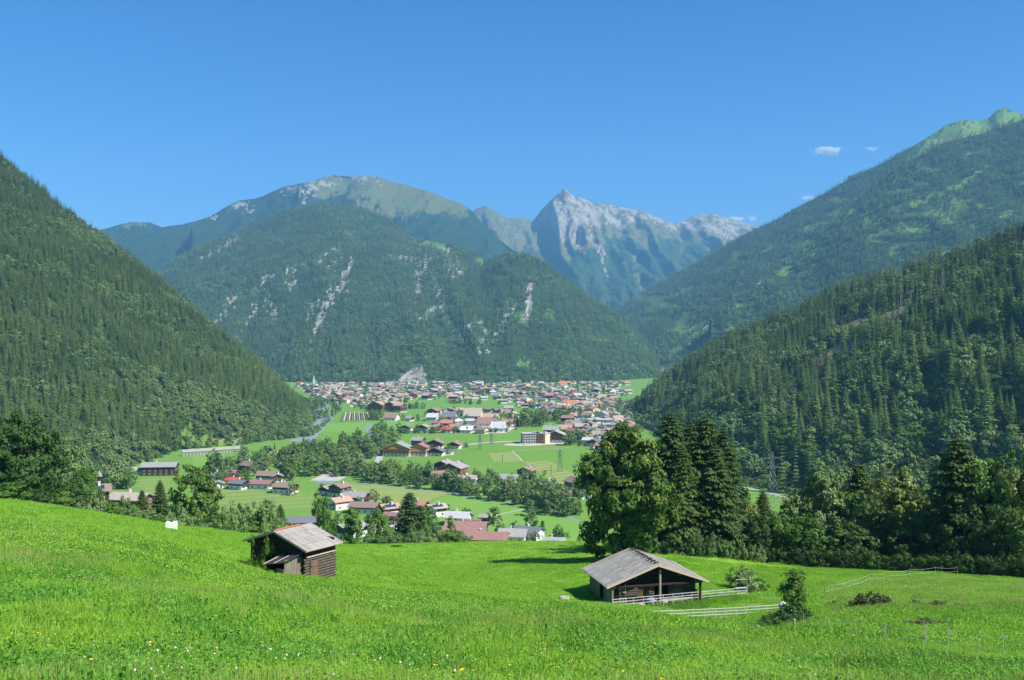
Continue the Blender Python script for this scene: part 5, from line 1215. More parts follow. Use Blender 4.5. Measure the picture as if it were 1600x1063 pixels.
# ================================================================== OPEN BARN
def board_roof_mat(name, col, along=4.0, course=1.6, mul=1.0):
    t = NT(name); vec = t.coord('Object')
    a = t.n('ShaderNodeTexWave', wave_type='BANDS', bands_direction='Y', wave_profile='SAW'); t.l(vec, a.inputs['Vector']); a.inputs['Scale'].default_value = along/6.283*3.14
    b = t.n('ShaderNodeTexWave', wave_type='BANDS', bands_direction='X', wave_profile='SAW'); t.l(vec, b.inputs['Vector']); b.inputs['Scale'].default_value = course/6.283*3.14
    br = t.n('ShaderNodeTexBrick'); t.l(t.map(vec, (1,1,1), (0,0,math.pi/2)), br.inputs['Vector']); br.inputs['Scale'].default_value = 1.0
    br.inputs['Brick Width'].default_value = .26; br.inputs['Row Height'].default_value = .9; br.inputs['Mortar Size'].default_value = .012; br.offset = .37
    br.inputs['Color1'].default_value = (*[v*1.15 for v in col], 1); br.inputs['Color2'].default_value = (*[v*.78 for v in col], 1); br.inputs['Mortar'].default_value = (*[v*.3 for v in col], 1)
    n = t.noise(.8, 6, vec, .7); c = t.mix(t.mr(n, .35, .7, 0, .5), br.outputs['Color'], tuple(v*.62 for v in col))
    return t.done(t.pbr(c, .85, .2, t.bump(br.outputs['Fac'], .8, -.03)))
M_broof = board_roof_mat('weathered_roof_boards', (.37,.355,.32))
M_log = plain('sunburnt_logs', (.105,.085,.068), .85, .15, .45, 2.5, bump=.6, stretch=(.3,1,3))
M_logd = plain('black_logs', (.040,.028,.020), .9, .15, .5, 2.5, bump=.6, stretch=(.3,1,3))
M_old = plain('grey_old_boards', (.20,.18,.145), .9, .1, .4, 4, bump=.5, stretch=(3,3,.3))
M_greenish = plain('mossy_boards', (.16,.17,.125), .9, .1, .3, 2, bump=.4, stretch=(3,3,.3))
M_dark = plain('interior_shade_black', (.012,.010,.009), 1, 0, .2)  # near-black colour standing in for unlit interior shade
M_bright = plain('new_post_wood', (.50,.42,.32), .8, .1, .1, 3)
M_rust = plain('rusty_ridge', (.42,.17,.08), .8, .2, .4, 5)
TH = math.radians(13.7)
e = empty('open_barn', (13.8, 96.8, -26.3), TH); tag(e, 'open-fronted log barn with broad grey shingled roof inside the white fences', 'barn')
def roof_slab(g, x0, z0, x1, z1, y0, y1, t=.14, m=0):
    vs = [(x0,y0,z0),(x1,y0,z1),(x1,y1,z1),(x0,y1,z0),(x0,y0,z0+t),(x1,y0,z1+t),(x1,y1,z1+t),(x0,y1,z0+t)]
    fs = [(0,1,2,3),(7,6,5,4),(0,4,5,1),(1,5,6,2),(2,6,7,3),(3,7,4,0)]
    if x1 < x0: fs = [f[::-1] for f in fs]
    g.add(vs, fs, m)
g = MB(); zr = 4.18
for s in (-1, 1):
    n_ = 9
    for i in range(n_):   # overlapping board courses
        a, b = i/n_, (i+1)/n_; roof_slab(g, s*5.45*a, zr-1.95*a+.03*(i % 2), s*5.45*(b+.012), zr-1.95*(b+.012)-.035+.03*(i % 2), -3.9+.015*(i % 3), 3.9-.015*(i % 2), .10)
for s in (-1, 1):
    for i in range(24):
        y = -3.75+i*.327+random.uniform(-.03,.03); g.beam((s*.1,y,zr+.09), (s*5.42,y,zr-1.95+.08), .055, .05)
rf = g.build('roof', M_broof, e)
g = MB(); 
for s in (-1, 1):
    for y in (-3.97, 3.97): g.beam((0,y,zr-.02), (s*5.5,y,zr-1.97), .09, .2)
g.build('bargeboard', M_bright, rf)
g = MB()
for i in range(11):
    y = -3.3+i*.66+random.uniform(-.1,.1); g.box((0,y,zr+.16), (.45,.12+.1*random.random(),.1), 0, random.uniform(-.3,.3))
g.build('ridge_cap', M_logd, rf)
g = MB()
for x in (-4.6, -2.4, 0, 2.4, 4.6): g.beam((x,-3.85,zr-.17-1.95*abs(x)/5.45-.1), (x,3.85,zr-.17-1.95*abs(x)/5.45-.1), .2)
g.build('purlin', M_log, rf)
g = MB()    # left long side: vertical boards with an opening
for i in range(22):
    y = -3.2+i*.3
    if 7 <= i <= 10: g.box((-4.85,y,1.95), (.06,.28,.5)); continue
    g.box((-4.85+.015*(i % 2),y,.75), (.06,.285,2.95))
g.build('side_wall', M_greenish, e)
g = MB(); g.box((-4.5,-1.0,.8), (.1,1.6,2.4)); g.build('doorway_shade_panel', M_dark, e)  # black panel behind the side opening, painted as the shade inside
g = MB(); g.box((4.75,.6,.7), (.12,5.8,2.9)); g.box((0,3.4,1.0), (9.5,.12,3.2)); g.build('rear_wall', M_logd, e)
def logs(g, x0, x1, y, z0, z1, hole=None, dz=.21, mfun=None):
    n = int((z1-z0)/dz)
    for i in range(n):
        z = z0+dz*(i+.5)
        hw = 4.8-max(0, (z-2.2))*2.8
        a, b = max(x0, -hw), min(x1, hw)
        if b-a < .2: continue
        spans = [(a, b)]
        if hole and hole[2] < z < hole[3]: spans = [(a, min(b, hole[0])), (max(a, hole[1]), b)]
        for p, q in spans:
            if q-p > .15: g.tube([(p,y,z), (q,y,z)], dz*.49, 6, (mfun(z) if mfun else 0))
g = MB(); logs(g, -4.3, .1, -2.6, -.4, 2.1, (-1.75,-.75,-.5,1.9)); logs(g, 1.7, 4.6, -2.6, -.4, 2.1, None); g.build('log_wall', M_log, e)
g = MB(); logs(g, -4.6, 4.7, -2.56, 2.1, 3.8, None); g.build('gable_logs', M_logd, e)
g = MB(); g.box((-1.25,-2.5,.9), (.95,.08,1.9)); g.box((-1.25,-2.56,.5), (.95,.05,.08)); g.box((-1.25,-2.56,1.4), (.95,.05,.08)); g.build('door', W_['wood'], e)
g = MB(); g.box((.9,-2.2,.9), (1.5,.06,2.4)); g.build('doorway_shade_panel', M_dark, e)  # black panel in the front opening, its colour replaces interior shade
for x, z, m_ in ((.35,3.6,plain('weathered_post', (.30,.26,.21), .8, .1, .2, 3)),(-4.75,2.2,M_old),(4.75,2.3,M_logd)):
    g = MB(); g.beam((x,-3.55,-.6), (x,-3.55,z), .2); g.build('post', m_, e)
g = MB(); g.beam((-5.0,-3.55,2.12), (5.0,-3.55,2.15), .18); g.beam((3.3,-3.5,2.9),(4.1,-3.5,2.2),.12); g.build('tie_beam', M_logd, e)
g = MB(); g.box((0,-2.6,-.42), (9.8,.7,.55)); g.box((0,-3.6,-.5), (9.9,.4,.45)); g.build('stone_footing', M_stone, e)
def at_barn(x, y, z=0):
    c, s = math.cos(TH), math.sin(TH); return (13.8+x*c-y*s, 96.8+x*s+y*c, -26.3+z)
e = empty('wooden_ladder', at_barn(-3.4,-3.0,-.1), TH); tag(e, 'pale wooden ladder leaning on the log wall of the open barn', 'ladder'); e.rotation_euler.x = math.radians(-6)
g = MB(); g.beam((-.3,0,0), (-.3,0,2.3), .07); g.beam((.3,0,0), (.3,0,2.3), .07); g.build('rail', M_bright, e)
g = MB()
for i in range(7): g.beam((-.3,0,.3+.3*i), (.3,0,.3+.3*i), .05)
g.build('rung', M_bright, e)
def lump(name, loc, sc, mat, label, cat, seed=1):
    me = rock_mesh(name, 1, seed, sc, mat); me.polygons.foreach_set('use_smooth', np.ones(len(me.polygons), dtype=bool)); o = link(name, me, None, loc); tag(o, label, cat); return o
M_lilac = plain('lilac_sheet', (.30,.27,.40), .8, .1, .2, 2); M_whitish = plain('white_sacks', (.40,.38,.35), .9, .1, .1, 2); M_or = plain('orange_plastic', (.62,.17,.05), .5, .3, .1, 2); M_blk = plain('black_plastic', (.03,.03,.035), .5, .3, .1, 2)
lump('tarpaulin', at_barn(-.35,-3.0,.35), (.6,.4,.38), M_lilac, 'crumpled lilac tarpaulin beside the pale centre post of the open barn', 'tarpaulin', 3)
lump('feed_sack', at_barn(-1.6,-3.3,.1), (.4,.25,.2), M_whitish, 'whitish feed sack lying left of the lilac tarpaulin', 'sack', 5)
lump('feed_sack', at_barn(1.1,-3.1,.15), (.35,.25,.22), M_whitish, 'whitish feed sack lying right of the pale centre post', 'sack', 6)
lump('plastic_barrel', at_barn(4.5,-3.0,.55), (.32,.32,.7), M_or, 'orange plastic barrel at the right corner of the open barn', 'barrel', 7)
lump('plastic_barrel', at_barn(3.8,-2.7,.6), (.35,.35,.8), M_blk, 'black plastic barrel at the right corner of the open barn', 'barrel', 8)
e = empty('firewood_stack', at_barn(-4.15,-3.2,-.15), TH); tag(e, 'small stack of split firewood behind the left corner post of the open barn', 'firewood')
g = MB()
for i in range(7):
    for k in range(5): g.tube([(-.5+.16*i,-.22,.1+.15*k), (-.5+.16*i,.22,.1+.15*k)], .07, 5)
g.build('split_logs', M_old, e)
e = empty('leaning_boards', at_barn(2.2,-2.85,-.2), TH); tag(e, 'old boards leaning against the logs on the right of the open barn', 'boards'); e.rotation_euler.x = math.radians(-8)
g = MB()
for i, (x, h_) in enumerate(((0,1.9),(.22,2.2),(.45,1.7),(.75,2.05),(1.5,1.5),(1.72,1.8))): g.box((x,-.02*(i % 3),h_/2), (.18,.03,h_))
g.build('board', M_old, e)
e = empty('hay_rake', at_barn(-.7,-2.8,-.1), TH); tag(e, 'hay rake standing against the log wall beside the lilac tarpaulin', 'rake'); e.rotation_euler.x = math.radians(-7)
g = MB(); g.tube([(0,0,0),(0,0,2.0)], .025, 6); g.build('handle', M_bright, e)
g = MB(); g.beam((-.3,0,2.0),(.3,0,2.0),.04); [g.beam((-.27+.09*i,0,2.0),(-.27+.09*i,-.08,1.9),.015) for i in range(7)]; g.build('rake_head', M_old, e)
for k_, (x, y, c_, lb) in enumerate(((1.5,-3.2,M_blk,'black rubber bucket right of the centre post of the open barn'),(-2.4,-3.3,M_old,'grey wooden tub left of the feed sack in the open barn'))):
    e = empty('bucket', at_barn(x, y, -.1)); tag(e, lb, 'bucket'); g = MB(); g.tube([(0,0,0),(0,0,.38)], [.18,.25], 12); g.build('body', c_, e)
    g = MB(); g.tube([(.24*math.cos(a),0,.38+.2*math.sin(a)) for a in [math.pi*i/8 for i in range(9)]], .012, 4); g.build('handle', M_blk, e)
e = empty('feed_trough', at_barn(2.6,-3.1,-.1), TH); tag(e, 'long pale feed trough along the right half of the open barn', 'trough')
g = MB(); g.box((0,0,.38), (3.4,.08,.42)); g.box((0,.5,.38), (3.4,.08,.42)); g.box((0,.25,.2), (3.4,.44,.06)); g.build('basin', M_bright, e)
for x in (-1.5, 0, 1.5): g = MB(); g.box((x,.25,-.05), (.1,.4,.46)); g.build('leg', M_old, e)
# stone trough beside the barn
p = hit(883, 940); e = empty('water_trough', p, .5); tag(e, 'small white-ended stone trough in the grass left of the open barn', 'trough'); e.scale = (.62, .62, .75)
g = MB(); g.box((0,0,.3), (1.5,.12,.6)); g.box((0,.6,.3), (1.5,.12,.6)); g.box((-.69,.3,.3), (.12,.48,.6)); g.box((.69,.3,.3), (.12,.48,.6)); g.build('basin', M_stone, e)
g = MB(); g.box((0,.3,.46), (1.26,.48,.02)); g.build('water_surface', M_water, e)
# ================================================================== SMALL DARK HUT
TH2 = math.radians(-33.4); fx, fy = math.sin(TH2), -math.cos(TH2)
HF = P(428, 831, 69); HC = (HF[0]-fx*1.85, HF[1]-fy*1.85); HB = HF[2]-3.25
e = empty('log_hut', (HC[0], HC[1], HB), TH2); tag(e, 'small dark log hut with pale shingled roof on the left meadow', 'hut'); e.scale = (.97, .77, 1)
def at_hut(x, y, z=0):
    c, s = math.cos(TH2), math.sin(TH2); return (HC[0]+x*c-y*s, HC[1]+x*s+y*c, HB+z)
g = MB(); zr = 3.25; hw_, ri = 3.5, 1.08
for s in (-1, 1):
    for i in range(7):
        a, b = i/7, (i+1)/7; roof_slab(g, s*hw_*a, zr-ri*a+.02*(i % 2), s*hw_*(b+.015), zr-ri*(b+.015)-.03+.02*(i % 2), -2.4+.02*(i % 2), 2.4, .08)
M_hroof = board_roof_mat('pale_roof_shingles', (.34,.315,.28))
rf = g.build('roof', M_hroof, e)
g = MB()
for s in (-1, 1): g.beam((0,-2.45,zr), (s*3.52,-2.45,zr-ri), .06, .16); g.beam((0,2.45,zr), (s*3.52,2.45,zr-ri), .06, .16)
g.beam((3.52,-2.4,zr-ri+.02), (3.52,2.4,zr-ri+.02), .05, .12); g.build('bargeboard', M_bright, rf)
g = MB(); g.beam((-.05,-2.2,zr+.10), (-.05,1.0,zr+.12), .35, .04); g.build('ridge_cap', M_rust, rf)
g = MB()
for x in (-3.0,0,3.0): g.beam((x,-2.35,zr-.15-ri*abs(x)/3.5), (x,2.35,zr-.15-ri*abs(x)/3.5), .16)
g.build('purlin', M_logd, rf)
g = MB(); g.box((-3.0,0,.55), (.12,3.8,3.3)); g.box((0,1.9,.8), (6.0,.12,3.6))
g.add([(-3.0,-1.9,-1.2),(3.0,-1.9,-1.2),(3.0,-1.9,2.2),(0,-1.9,3.1),(-3.0,-1.9,2.2)], [(0,1,2,3,4)]); g.add([(-3.0,1.97,-1.2),(3.0,1.97,-1.2),(3.0,1.97,2.2),(0,1.97,3.1),(-3.0,1.97,2.2)], [(4,3,2,1,0)])
for i in range(21): g.box((-2.9+.29*i,-1.94-.012*(i % 2),.45), (.27,.05,3.3))
g.build('gable_wall', M_logd, e)
g = MB()
for i in range(14):
    z = -1.2+.20*i
    g.tube([(3.0,-2.05-.1*(i % 2),z), (3.0,2.05+.1*(i % 2),z)], .10, 6)
g.build('log_wall', M_log, e)
g = MB(); g.box((3.04,0,1.95), (.12,4.0,.75)); g.build('upper_boards', M_logd, e)
g = MB(); g.beam((3.14,-1.9,1.62), (3.14,1.9,1.62), .06, .07); g.build('pale_rail', M_bright, e)
g = MB(); [g.box((3.12+.01*(i % 2),-1.3+.2*i,.35), (.06,.19,1.9)) for i in range(5)]; g.box((3.18,-.9,.9), (.05,.95,.1)); g.box((3.18,-.9,-.1), (.05,.95,.1)); g.build('door', plain('door_boards', (.17,.11,.07), .85, .1, .5, 5, bump=.5, stretch=(3,3,.3)), e)
g = MB(); g.box((3.1,1.7,-.75), (.8,.9,.35)); g.box((2.9,-.3,-.95), (.5,3.4,.35)); g.build('stone_footing', M_stone, e)
# lean-to box in front of the gable
c_ = at_hut(1.75,-2.4,.30); e = empty('lean_to_shed', c_, TH2); tag(e, 'little board shed with black felt roof leaning on the dark hut', 'shed')
g = MB()
for i in range(9): g.box((.85,-.75+.19*i,.25), (.05,.175,2.3))
for i in range(4): g.box((.75-.19*i,-.87,-.1), (.175,.05,1.7))
g.build('board_wall', M_old, e)
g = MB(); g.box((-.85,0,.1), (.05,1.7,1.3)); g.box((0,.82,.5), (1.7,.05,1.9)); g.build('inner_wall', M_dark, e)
g = MB(); vs = [(-1.1,-1.05,.85),(1.05,-1.05,1.25),(1.05,1.0,1.65),(-1.1,1.0,1.25)]; g.add(vs+[(a,b,c+.06) for a,b,c in vs], [(3,2,1,0),(4,5,6,7),(0,1,5,4),(1,2,6,5),(2,3,7,6),(3,0,4,7)])
rf = g.build('roof', plain('black_roofing_felt', (.045,.045,.047), .8, .2, .2, 3), e)
g = MB(); g.beam((0,-1.05,1.13), (0,1.0,1.53), .05, .03); g.beam((-1.1,-1.05,.93), (-1.1,1.0,1.33), .06, .05); g.build('batten', M_bright, rf)
def climber(name, loc, kit, sc, label, cat, rz=0): return put_tree(name, loc, kit, sc, rz, label, None, cat)
climber('climbing_bush', at_hut(-1.0,-2.1,-1.0), K_shr[1], (.42,.30,1.35), 'dark green bush climbing the black gable of the small hut', 'bush')
climber('climbing_bush', at_hut(-1.5,-2.4,-1.0), K_shr[1], (.40,.30,.7), 'lower leafy shoot at the foot of the climbing bush', 'bush', 1.2)
lump('stone_heap', at_hut(-.9,-2.7,-.7), (.9,.5,.35), plain('reddish_stones', (.35,.22,.16), .95, .1, .4, 2), 'reddish stone heap at the foot of the hut gable', 'stones', 9)
for x_, s_ in ((-2.2,.35),(-1.7,.28)): lump('field_stone', at_hut(x_,-2.1,-.6), (s_,s_*.8,s_*.7), M_stone, 'pale field stone lying at the corner of the hut gable, '+('farther from' if s_ > .3 else 'nearer to')+' the bush', 'stone', int(s_*100))
# white box at the rim, car roof, marker post
p = hit(268, 829); e = empty('white_tank', (p.x, p.y, p.z), .2, 16/FPX*p.y/1.7); tag(e, 'white plastic water tank at the meadow rim below the round lone tree', 'tank')
g = MB(); g.box((0,0,.75), (1.7,1.4,1.35)); g.build('body', W_['white'], e); g = MB(); g.tube([(0,0,1.42),(0,0,1.55)], .25, 10); g.build('lid', M_blk, e)
# ================================================================== FENCES
M_pipe = plain('white_fence_paint', (.45,.47,.46), .6, .3, .08, 3)
def rail_fence(name, pts, nposts, h, rails, label, mat, pr=.032, fn=hit, rr=.02):
    G = [fn(*p) for p in pts]; o0 = G[0]; e = empty(name, o0); tag(e, label, 'fence')
    L = [0]
    for a, b in zip(G[:-1], G[1:]): L.append(L[-1]+(b-a).length)
    Q = []
    for i in range(nposts):
        s = L[-1]*i/(nposts-1); k = max(0, min(len(G)-2, int(np.searchsorted(L, s))-1)); f = (s-L[k])/(L[k+1]-L[k]); q = G[k].lerp(G[k+1], f); Q.append(q-o0)
    for q in Q: g = MB(); g.tube([q+Vector((0,0,-.4)), q+Vector((0,0,h+.05))], pr, 6); g.build('post', mat, e)
    for r_ in rails:
        g = MB()
        for a, b in zip(Q[:-1], Q[1:]): g.beam(a+Vector((0,0,h*r_)), b+Vector((0,0,h*r_)), rr*2, rr*2.6)
        g.build('rail', mat, e)
    return e, Q, o0
rail_fence('rail_fence', [(1018,975,74),(1060,973,76),(1150,968,79),(1229,962,82)], 14, 1.0, (.25,.5,.75,1.0), 'long white rail fence in front, nearest the camera', M_pipe, fn=lambda a, b, c: Vector(P(a, b, c)))
rail_fence('rail_fence', [(957,951,88.5),(1060,941,93),(1166,931,98)], 15, .85, (.35,.68,1.0), 'white rail fence running along the front of the open barn', M_pipe, fn=lambda a, b, c: Vector(P(a, b, c)))
p = Vector(P(1150, 932, 97.4)); p2 = Vector(P(1167, 931, 98.2)); e = empty('fence_gate', p); tag(e, 'open white pipe gate frame at the far end of the barn fence', 'gate')
g = MB(); v = p2-p; g.tube([(0,0,-.3),(0,0,1.75),(v.x,v.y,v.z+1.75),(v.x,v.y,v.z-.3)], .045, 6); g.build('frame', M_pipe, e)
g = MB(); g.beam((0,0,.9),(v.x,v.y,v.z+.9),.06); g.beam((0,0,.45),(v.x,v.y,v.z+.45),.06); g.build('rail', M_pipe, e)
M_tape = plain('white_fence_tape', (.5,.5,.47), .8, .1, .05, 3)
def tape_fence(name, pts, h, label, heights):
    G = [hit(*p) for p in pts]; o0 = G[0]; e = empty(name, o0); tag(e, label, 'fence')
    Q = [q-o0 for q in G]
    for i, q in enumerate(Q):
        g = MB(); g.tube([q+Vector((0,0,-.2)), q+Vector((random.uniform(-.07,.07),0,h+.08))], .013, 6); g.build('post', M_pipe if i != 1 or name != 'pasture_tape_fence' else W_['dkwood'], e)
    for f in heights:
        g = MB()
        for a, b in zip(Q[:-1], Q[1:]):
            pts_ = [a.lerp(b, k/6)+Vector((0,0,h*f-.10*math.sin(math.pi*k/6))) for k in range(7)]
            g.tube(pts_, .008 if name == 'pasture_tape_fence' else .006, 4)
        g.build('tape', M_tape, e)
tape_fence('electric_fence', [(1255,984),(1288,992),(1338,1003),(1382,1008),(1447,1018),(1480,1024),(1528,1034),(1570,1042),(1612,1052)], .85, 'thin white electric fence descending to the bottom right', (.55,.95))
tape_fence('pasture_tape_fence', [(1262,936),(1288,932),(1300,929),(1333,921),(1359,911),(1393,906),(1422,903),(1462,899),(1496,899),(1518,899),(1532,900),(1570,903)], .95, 'white tape fence curving along the upper edge of the right pasture', (.5,.97))
tape_fence('wire_fence', [(1168,928),(1190,936),(1210,943),(1228,950)], .8, 'sagging wire fence linking the two white rail fences', (.5,.9))
# ------------------------------------------------------------------ bushes and small things in the right pasture
def at(px, py): return hit(px, py)
K_up = tree_kit('a', blob_cards(171, 4.2, 1.0, -.05, 90, 48, .10, .42, lumpy=.3, inner=.2, top=.9), M_dec, 3.6, .05, M_barkp, 61, 6, .6, .1)
K_sp = tree_kit('a', blob_cards(172, 1.6, 1.2, -.2, 60, 44, .10, .40, lumpy=.5, inner=.1), M_decD, 1.0, .04, M_bark, 62, 4, .6, .1)
q = at(1243, 972); put_tree('leafy_bush', (q.x, q.y, q.z-.1), K_up, (.95,.95,.98), .5, 'upright green bush beside the right end of the front rail fence', None, 'bush')
for i, (px, py, s, z_, lb) in enumerate([(1222,982,.40,.38,'dark low bush sprawling left of the upright green bush'),(1205,988,.38,.28,'low dark bramble at the left end of the sprawl'),(1238,980,.36,.5,'dense dark bush at the foot of the upright green one'),(1252,974,.30,.45,'small bush right of the upright green one')]):
    q = at(px, py); put_tree('low_bush', (q.x, q.y, q.z-.1), K_sp, (s*2,s*2,z_*2), i, lb, None, 'bush')
q = at(1160, 922); put_tree('bare_bush', (q.x, q.y, q.z-.1), K_shr[0], (.8,.8,.9), 1, 'thin brownish bush behind the white gate frame', None, 'bush')
q = at(1185, 924); put_tree('bare_bush', (q.x, q.y, q.z-.1), K_shr[1], (.5,.5,.5), 2, 'lower green bush right of the thin brownish bush', None, 'bush')
lump('mineral_bucket', at(1229, 958)+Vector((-.2,0,.55)), (.42,.42,.42), W_['white'], 'round white bucket hung at the end of the front rail fence', 'bucket', 12)
for px, py, tp, lb in [(1240,988,967,'weathered wooden stake before the upright green bush'),(1183,992,977,'short wooden stake at the left end of the dark sprawling bush')]:
    q = at(px, py); g = MB(); h_ = (py-tp)/FPX*q.y; g.tube([(0,0,-.3),(0.05,0,h_)], .06, 6); o = g.build('wooden_stake', M_bright); o.location = q; tag(o, lb, 'stake')
M_bramble = lf('bramble_leaves', (.055,.085,.025), (.12,.14,.04), trans=.1, nscale=1.0, rnd_amt=.4)
K_br = tree_kit('a', blob_cards(170, 1.2, 1.4, -.2, 30, 40, .12, .4, lumpy=.5, inner=.1), M_bramble, .7, .04, M_bark, 60, 4, .6, .1)
for i, (px, py, s) in enumerate([(1307,947,.7),(1335,948,.8),(1352,949,1.2),(1368,948,1.4),(1384,948,1.0),(1432,946,.7),(1320,949,.5),(1466,950,.8)]):
    q = at(px, py); put_tree('bramble_patch', (q.x, q.y, q.z-.15), K_br, (s*.75,s*.75,s*.6), i*1.3, 'dark brownish bramble on the little bank in the right pasture', 'brambles on the pasture bank', 'bramble')
for i, (px, py, s) in enumerate([(1452,980,.8),(1397,992,.6)]):
    q = at(px, py); put_tree('grass_tussock', (q.x, q.y, q.z-.1), K_br, (s*1.4,s,s*.5), i, 'dark green tussock in the right pasture, '+('farther' if i == 0 else 'nearer')+' of the two', None, 'tussock')
# ================================================================== GRASS AND FLOWERS
M_grass = leaf_mat('grass_blades', (.20,.39,.026), (.32,.52,.055), (.42,.49,.12), trans=.35, nscale=.16, rnd_amt=.35, third=.72, rough=.45)
M_weed = leaf_mat('clover_leaves', (.15,.34,.03), (.24,.45,.055), trans=.3, nscale=.5, rnd_amt=.4)
M_dryg = leaf_mat('dry_grass_stems', (.25,.34,.075), (.33,.40,.12), (.38,.35,.15), trans=.25, nscale=.5, rnd_amt=.5, third=.62)
M_dkg = leaf_mat('dark_herbs', (.085,.25,.028), (.15,.34,.04), trans=.25, nscale=.5, rnd_amt=.4)
def clump_mesh(seed, n, rad, hmin, hmax, wd, lean=.5, leafy=0, mats=None):
    r = np.random.default_rng(seed); V = []; F = []; mi = []
    for i in range(n):
        a = r.random()*6.28; rr = rad*math.sqrt(r.random()); bx, by = rr*math.cos(a), rr*math.sin(a)
        h = hmin+(hmax-hmin)*r.random(); ln = lean*h*r.random(); la = r.random()*6.28; dx, dy = math.cos(la)*ln, math.sin(la)*ln
        w = wd*(.7+.6*r.random()); wa = r.random()*3.14; wx, wy = math.cos(wa)*w, math.sin(wa)*w; b = len(V)
        V += [(bx-wx,by-wy,-.05),(bx+wx,by+wy,-.05),(bx+dx*.35+wx*.9,by+dy*.35+wy*.9,h*.55),(bx+dx*.35-wx*.9,by+dy*.35-wy*.9,h*.55),(bx+dx,by+dy,h*(1-.25*ln/h))]
        F += [(b,b+1,b+2,b+3),(b+3,b+2,b+4)]; mi += [0,0]
    for i in range(leafy):
        a = r.random()*6.28; rr = rad*math.sqrt(r.random()); z = hmin+(hmax-hmin)*.55*r.random(); c = np.array([rr*math.cos(a), rr*math.sin(a), z]); s = wd*3.2*(.6+.8*r.random())
        u = unit(r.normal(size=3)+np.array([0,0,.2]))*s; v = unit(np.cross(u, r.normal(size=3)))*s; b = len(V)
        V += [tuple(c-u), tuple(c-v*.7), tuple(c+u), tuple(c+v*.7)]; F += [(b,b+1,b+2,b+3)]; mi += [1]
    return mesh_np('clump', V, F, mats or [M_grass, M_weed], mi)
gk = [proto('g', clump_mesh(200+i, 60, .30, .10, .34, .006, .7, lf_)) for i, lf_ in enumerate((0, 30, 60, 10))]+[proto('g', clump_mesh(210+i, 60, .65, .08, .30, .014, .7, 30)) for i in range(2)]
gk += [proto('g', clump_mesh(220, 34, .35, .22, .46, .004, .5, 4, [M_dryg, M_weed])), proto('g', clump_mesh(221, 46, .38, .12, .40, .007, .6, 70, [M_dkg, M_dkg])), proto('g', clump_mesh(222, 50, .65, .10, .34, .010, .6, 8, [M_dryg, M_weed])), proto('g', clump_mesh(223, 50, .65, .08, .34, .013, .6, 60, [M_dkg, M_dkg]))]
CG = ordered('grass_kinds', gk)
def scatter_ground(n, d0, d1, seed, m0=-30, m1=1630, power=1.0):
    r = np.random.default_rng(seed); u = r.random(n); d = (d0**(1+power)+(d1**(1+power)-d0**(1+power))*u)**(1/(1+power)); px = m0+(m1-m0)*r.random(n)
    x = (px-800)/FPX*d; return np.stack([x, d, ground(x, d)], 1), px
pts = []; sc_ = []; ix = []
for (n, d0, d1, s0, s1, kinds) in ((11000, 6, 16, .8, 1.15, (0,1,2,3)), (17000, 16, 34, .9, 1.3, (0,1,2,3)), (17000, 34, 65, .75, 1.15, (4,5)), (20000, 65, 130, .8, 1.2, (4,5)), (7000, 130, 215, 1.0, 1.5, (4,5))):
    p, px = scatter_ground(n, d0, d1, int(d0*7)); r = np.random.default_rng(int(d1)); k = r.choice(kinds, n); tall = .65+.8*ss(.35, .68, fbm(p[:, 0]/3.5, p[:, 1]/5, 77)); s = s0+(s1-s0)*r.random(n)
    if d0 < 60: # patches of broad-leaved herbs
        wd_ = fbm(p[:, 0]/2.5, p[:, 1]/4.0, 31) > .55; k = np.where(wd_ & (k < 4), 2, k)
    dryp = (ss(1262, 1330, px)*ss(56, 66, p[:, 1])*(1-ss(104, 112, p[:, 1]))*.55+.02+.16*ss(.5, .7, fbm(p[:, 0]/6, p[:, 1]/9, 61)))*np.where((p[:, 1] > 112) | ((p[:, 1] > 62) & (px < 1200)), .3, 1)
    dkp = .05+.5*ss(.5, .66, fbm(p[:, 0]/2.2, p[:, 1]/4.5, 71))*np.interp(p[:, 1], [6, 60, 90], [1, .8, .15])
    k = np.where(r.random(n) < dryp, np.where(k < 4, 6, 8), k); k = np.where(r.random(n) < dkp*.7, np.where(np.isin(k, (4, 5)), 9, np.where(k < 4, 7, k)), k)
    out_ = (np.hypot(p[:, 0]-13.8, p[:, 1]-96.8) < 5.2) | (np.hypot(p[:, 0]-HC[0], p[:, 1]-HC[1]) < 3.0)
    short = np.where(p[:, 1] > 65, .6, 1.0)*np.where((px > 1150) & (p[:, 1] < 30), .8, 1.0)
    m = ~out_; pts.append(p[m]); sc_.append(np.stack([s, s, s*tall*short], 1)[m]); ix.append(k[m])
r = np.random.default_rng(77)   # longer grass left standing along the walls and under the fence rails
def edge_strip(a, b, n, off=.35, s=(.8, 1.2), kk=(0,1,3)):
    t_ = r.random(n); x = a[0]+(b[0]-a[0])*t_+r.normal(size=n)*off; y = a[1]+(b[1]-a[1])*t_+r.normal(size=n)*off
    q_ = s[0]+(s[1]-s[0])*r.random(n); pts.append(np.stack([x, y, ground(x, y)], 1)); sc_.append(np.stack([q_, q_, q_*1.25], 1)); ix.append(r.choice(kk, n))
edge_strip(at_barn(-5.1,-3.9), at_barn(-5.1,3.6), 90); edge_strip(at_barn(-4.8,-4.2), at_barn(4.8,-4.2), 60, .2)
edge_strip(at_hut(-3.2,-1.8), at_hut(3.2,-1.8), 110, .3); edge_strip(at_hut(3.4,-1.8), at_hut(3.4,1.9), 60, .2); edge_strip(at_hut(.8,-3.2), at_hut(3,-3.2), 40, .2)
edge_strip(P(1018,975,74), P(1229,962,82), 160, .25); edge_strip(P(990,946,90), P(1166,931,97), 420, .9, (.9, 1.5), (0,1,7))
pts = np.concatenate(pts); sc_ = np.concatenate(sc_); ix = np.concatenate(ix)
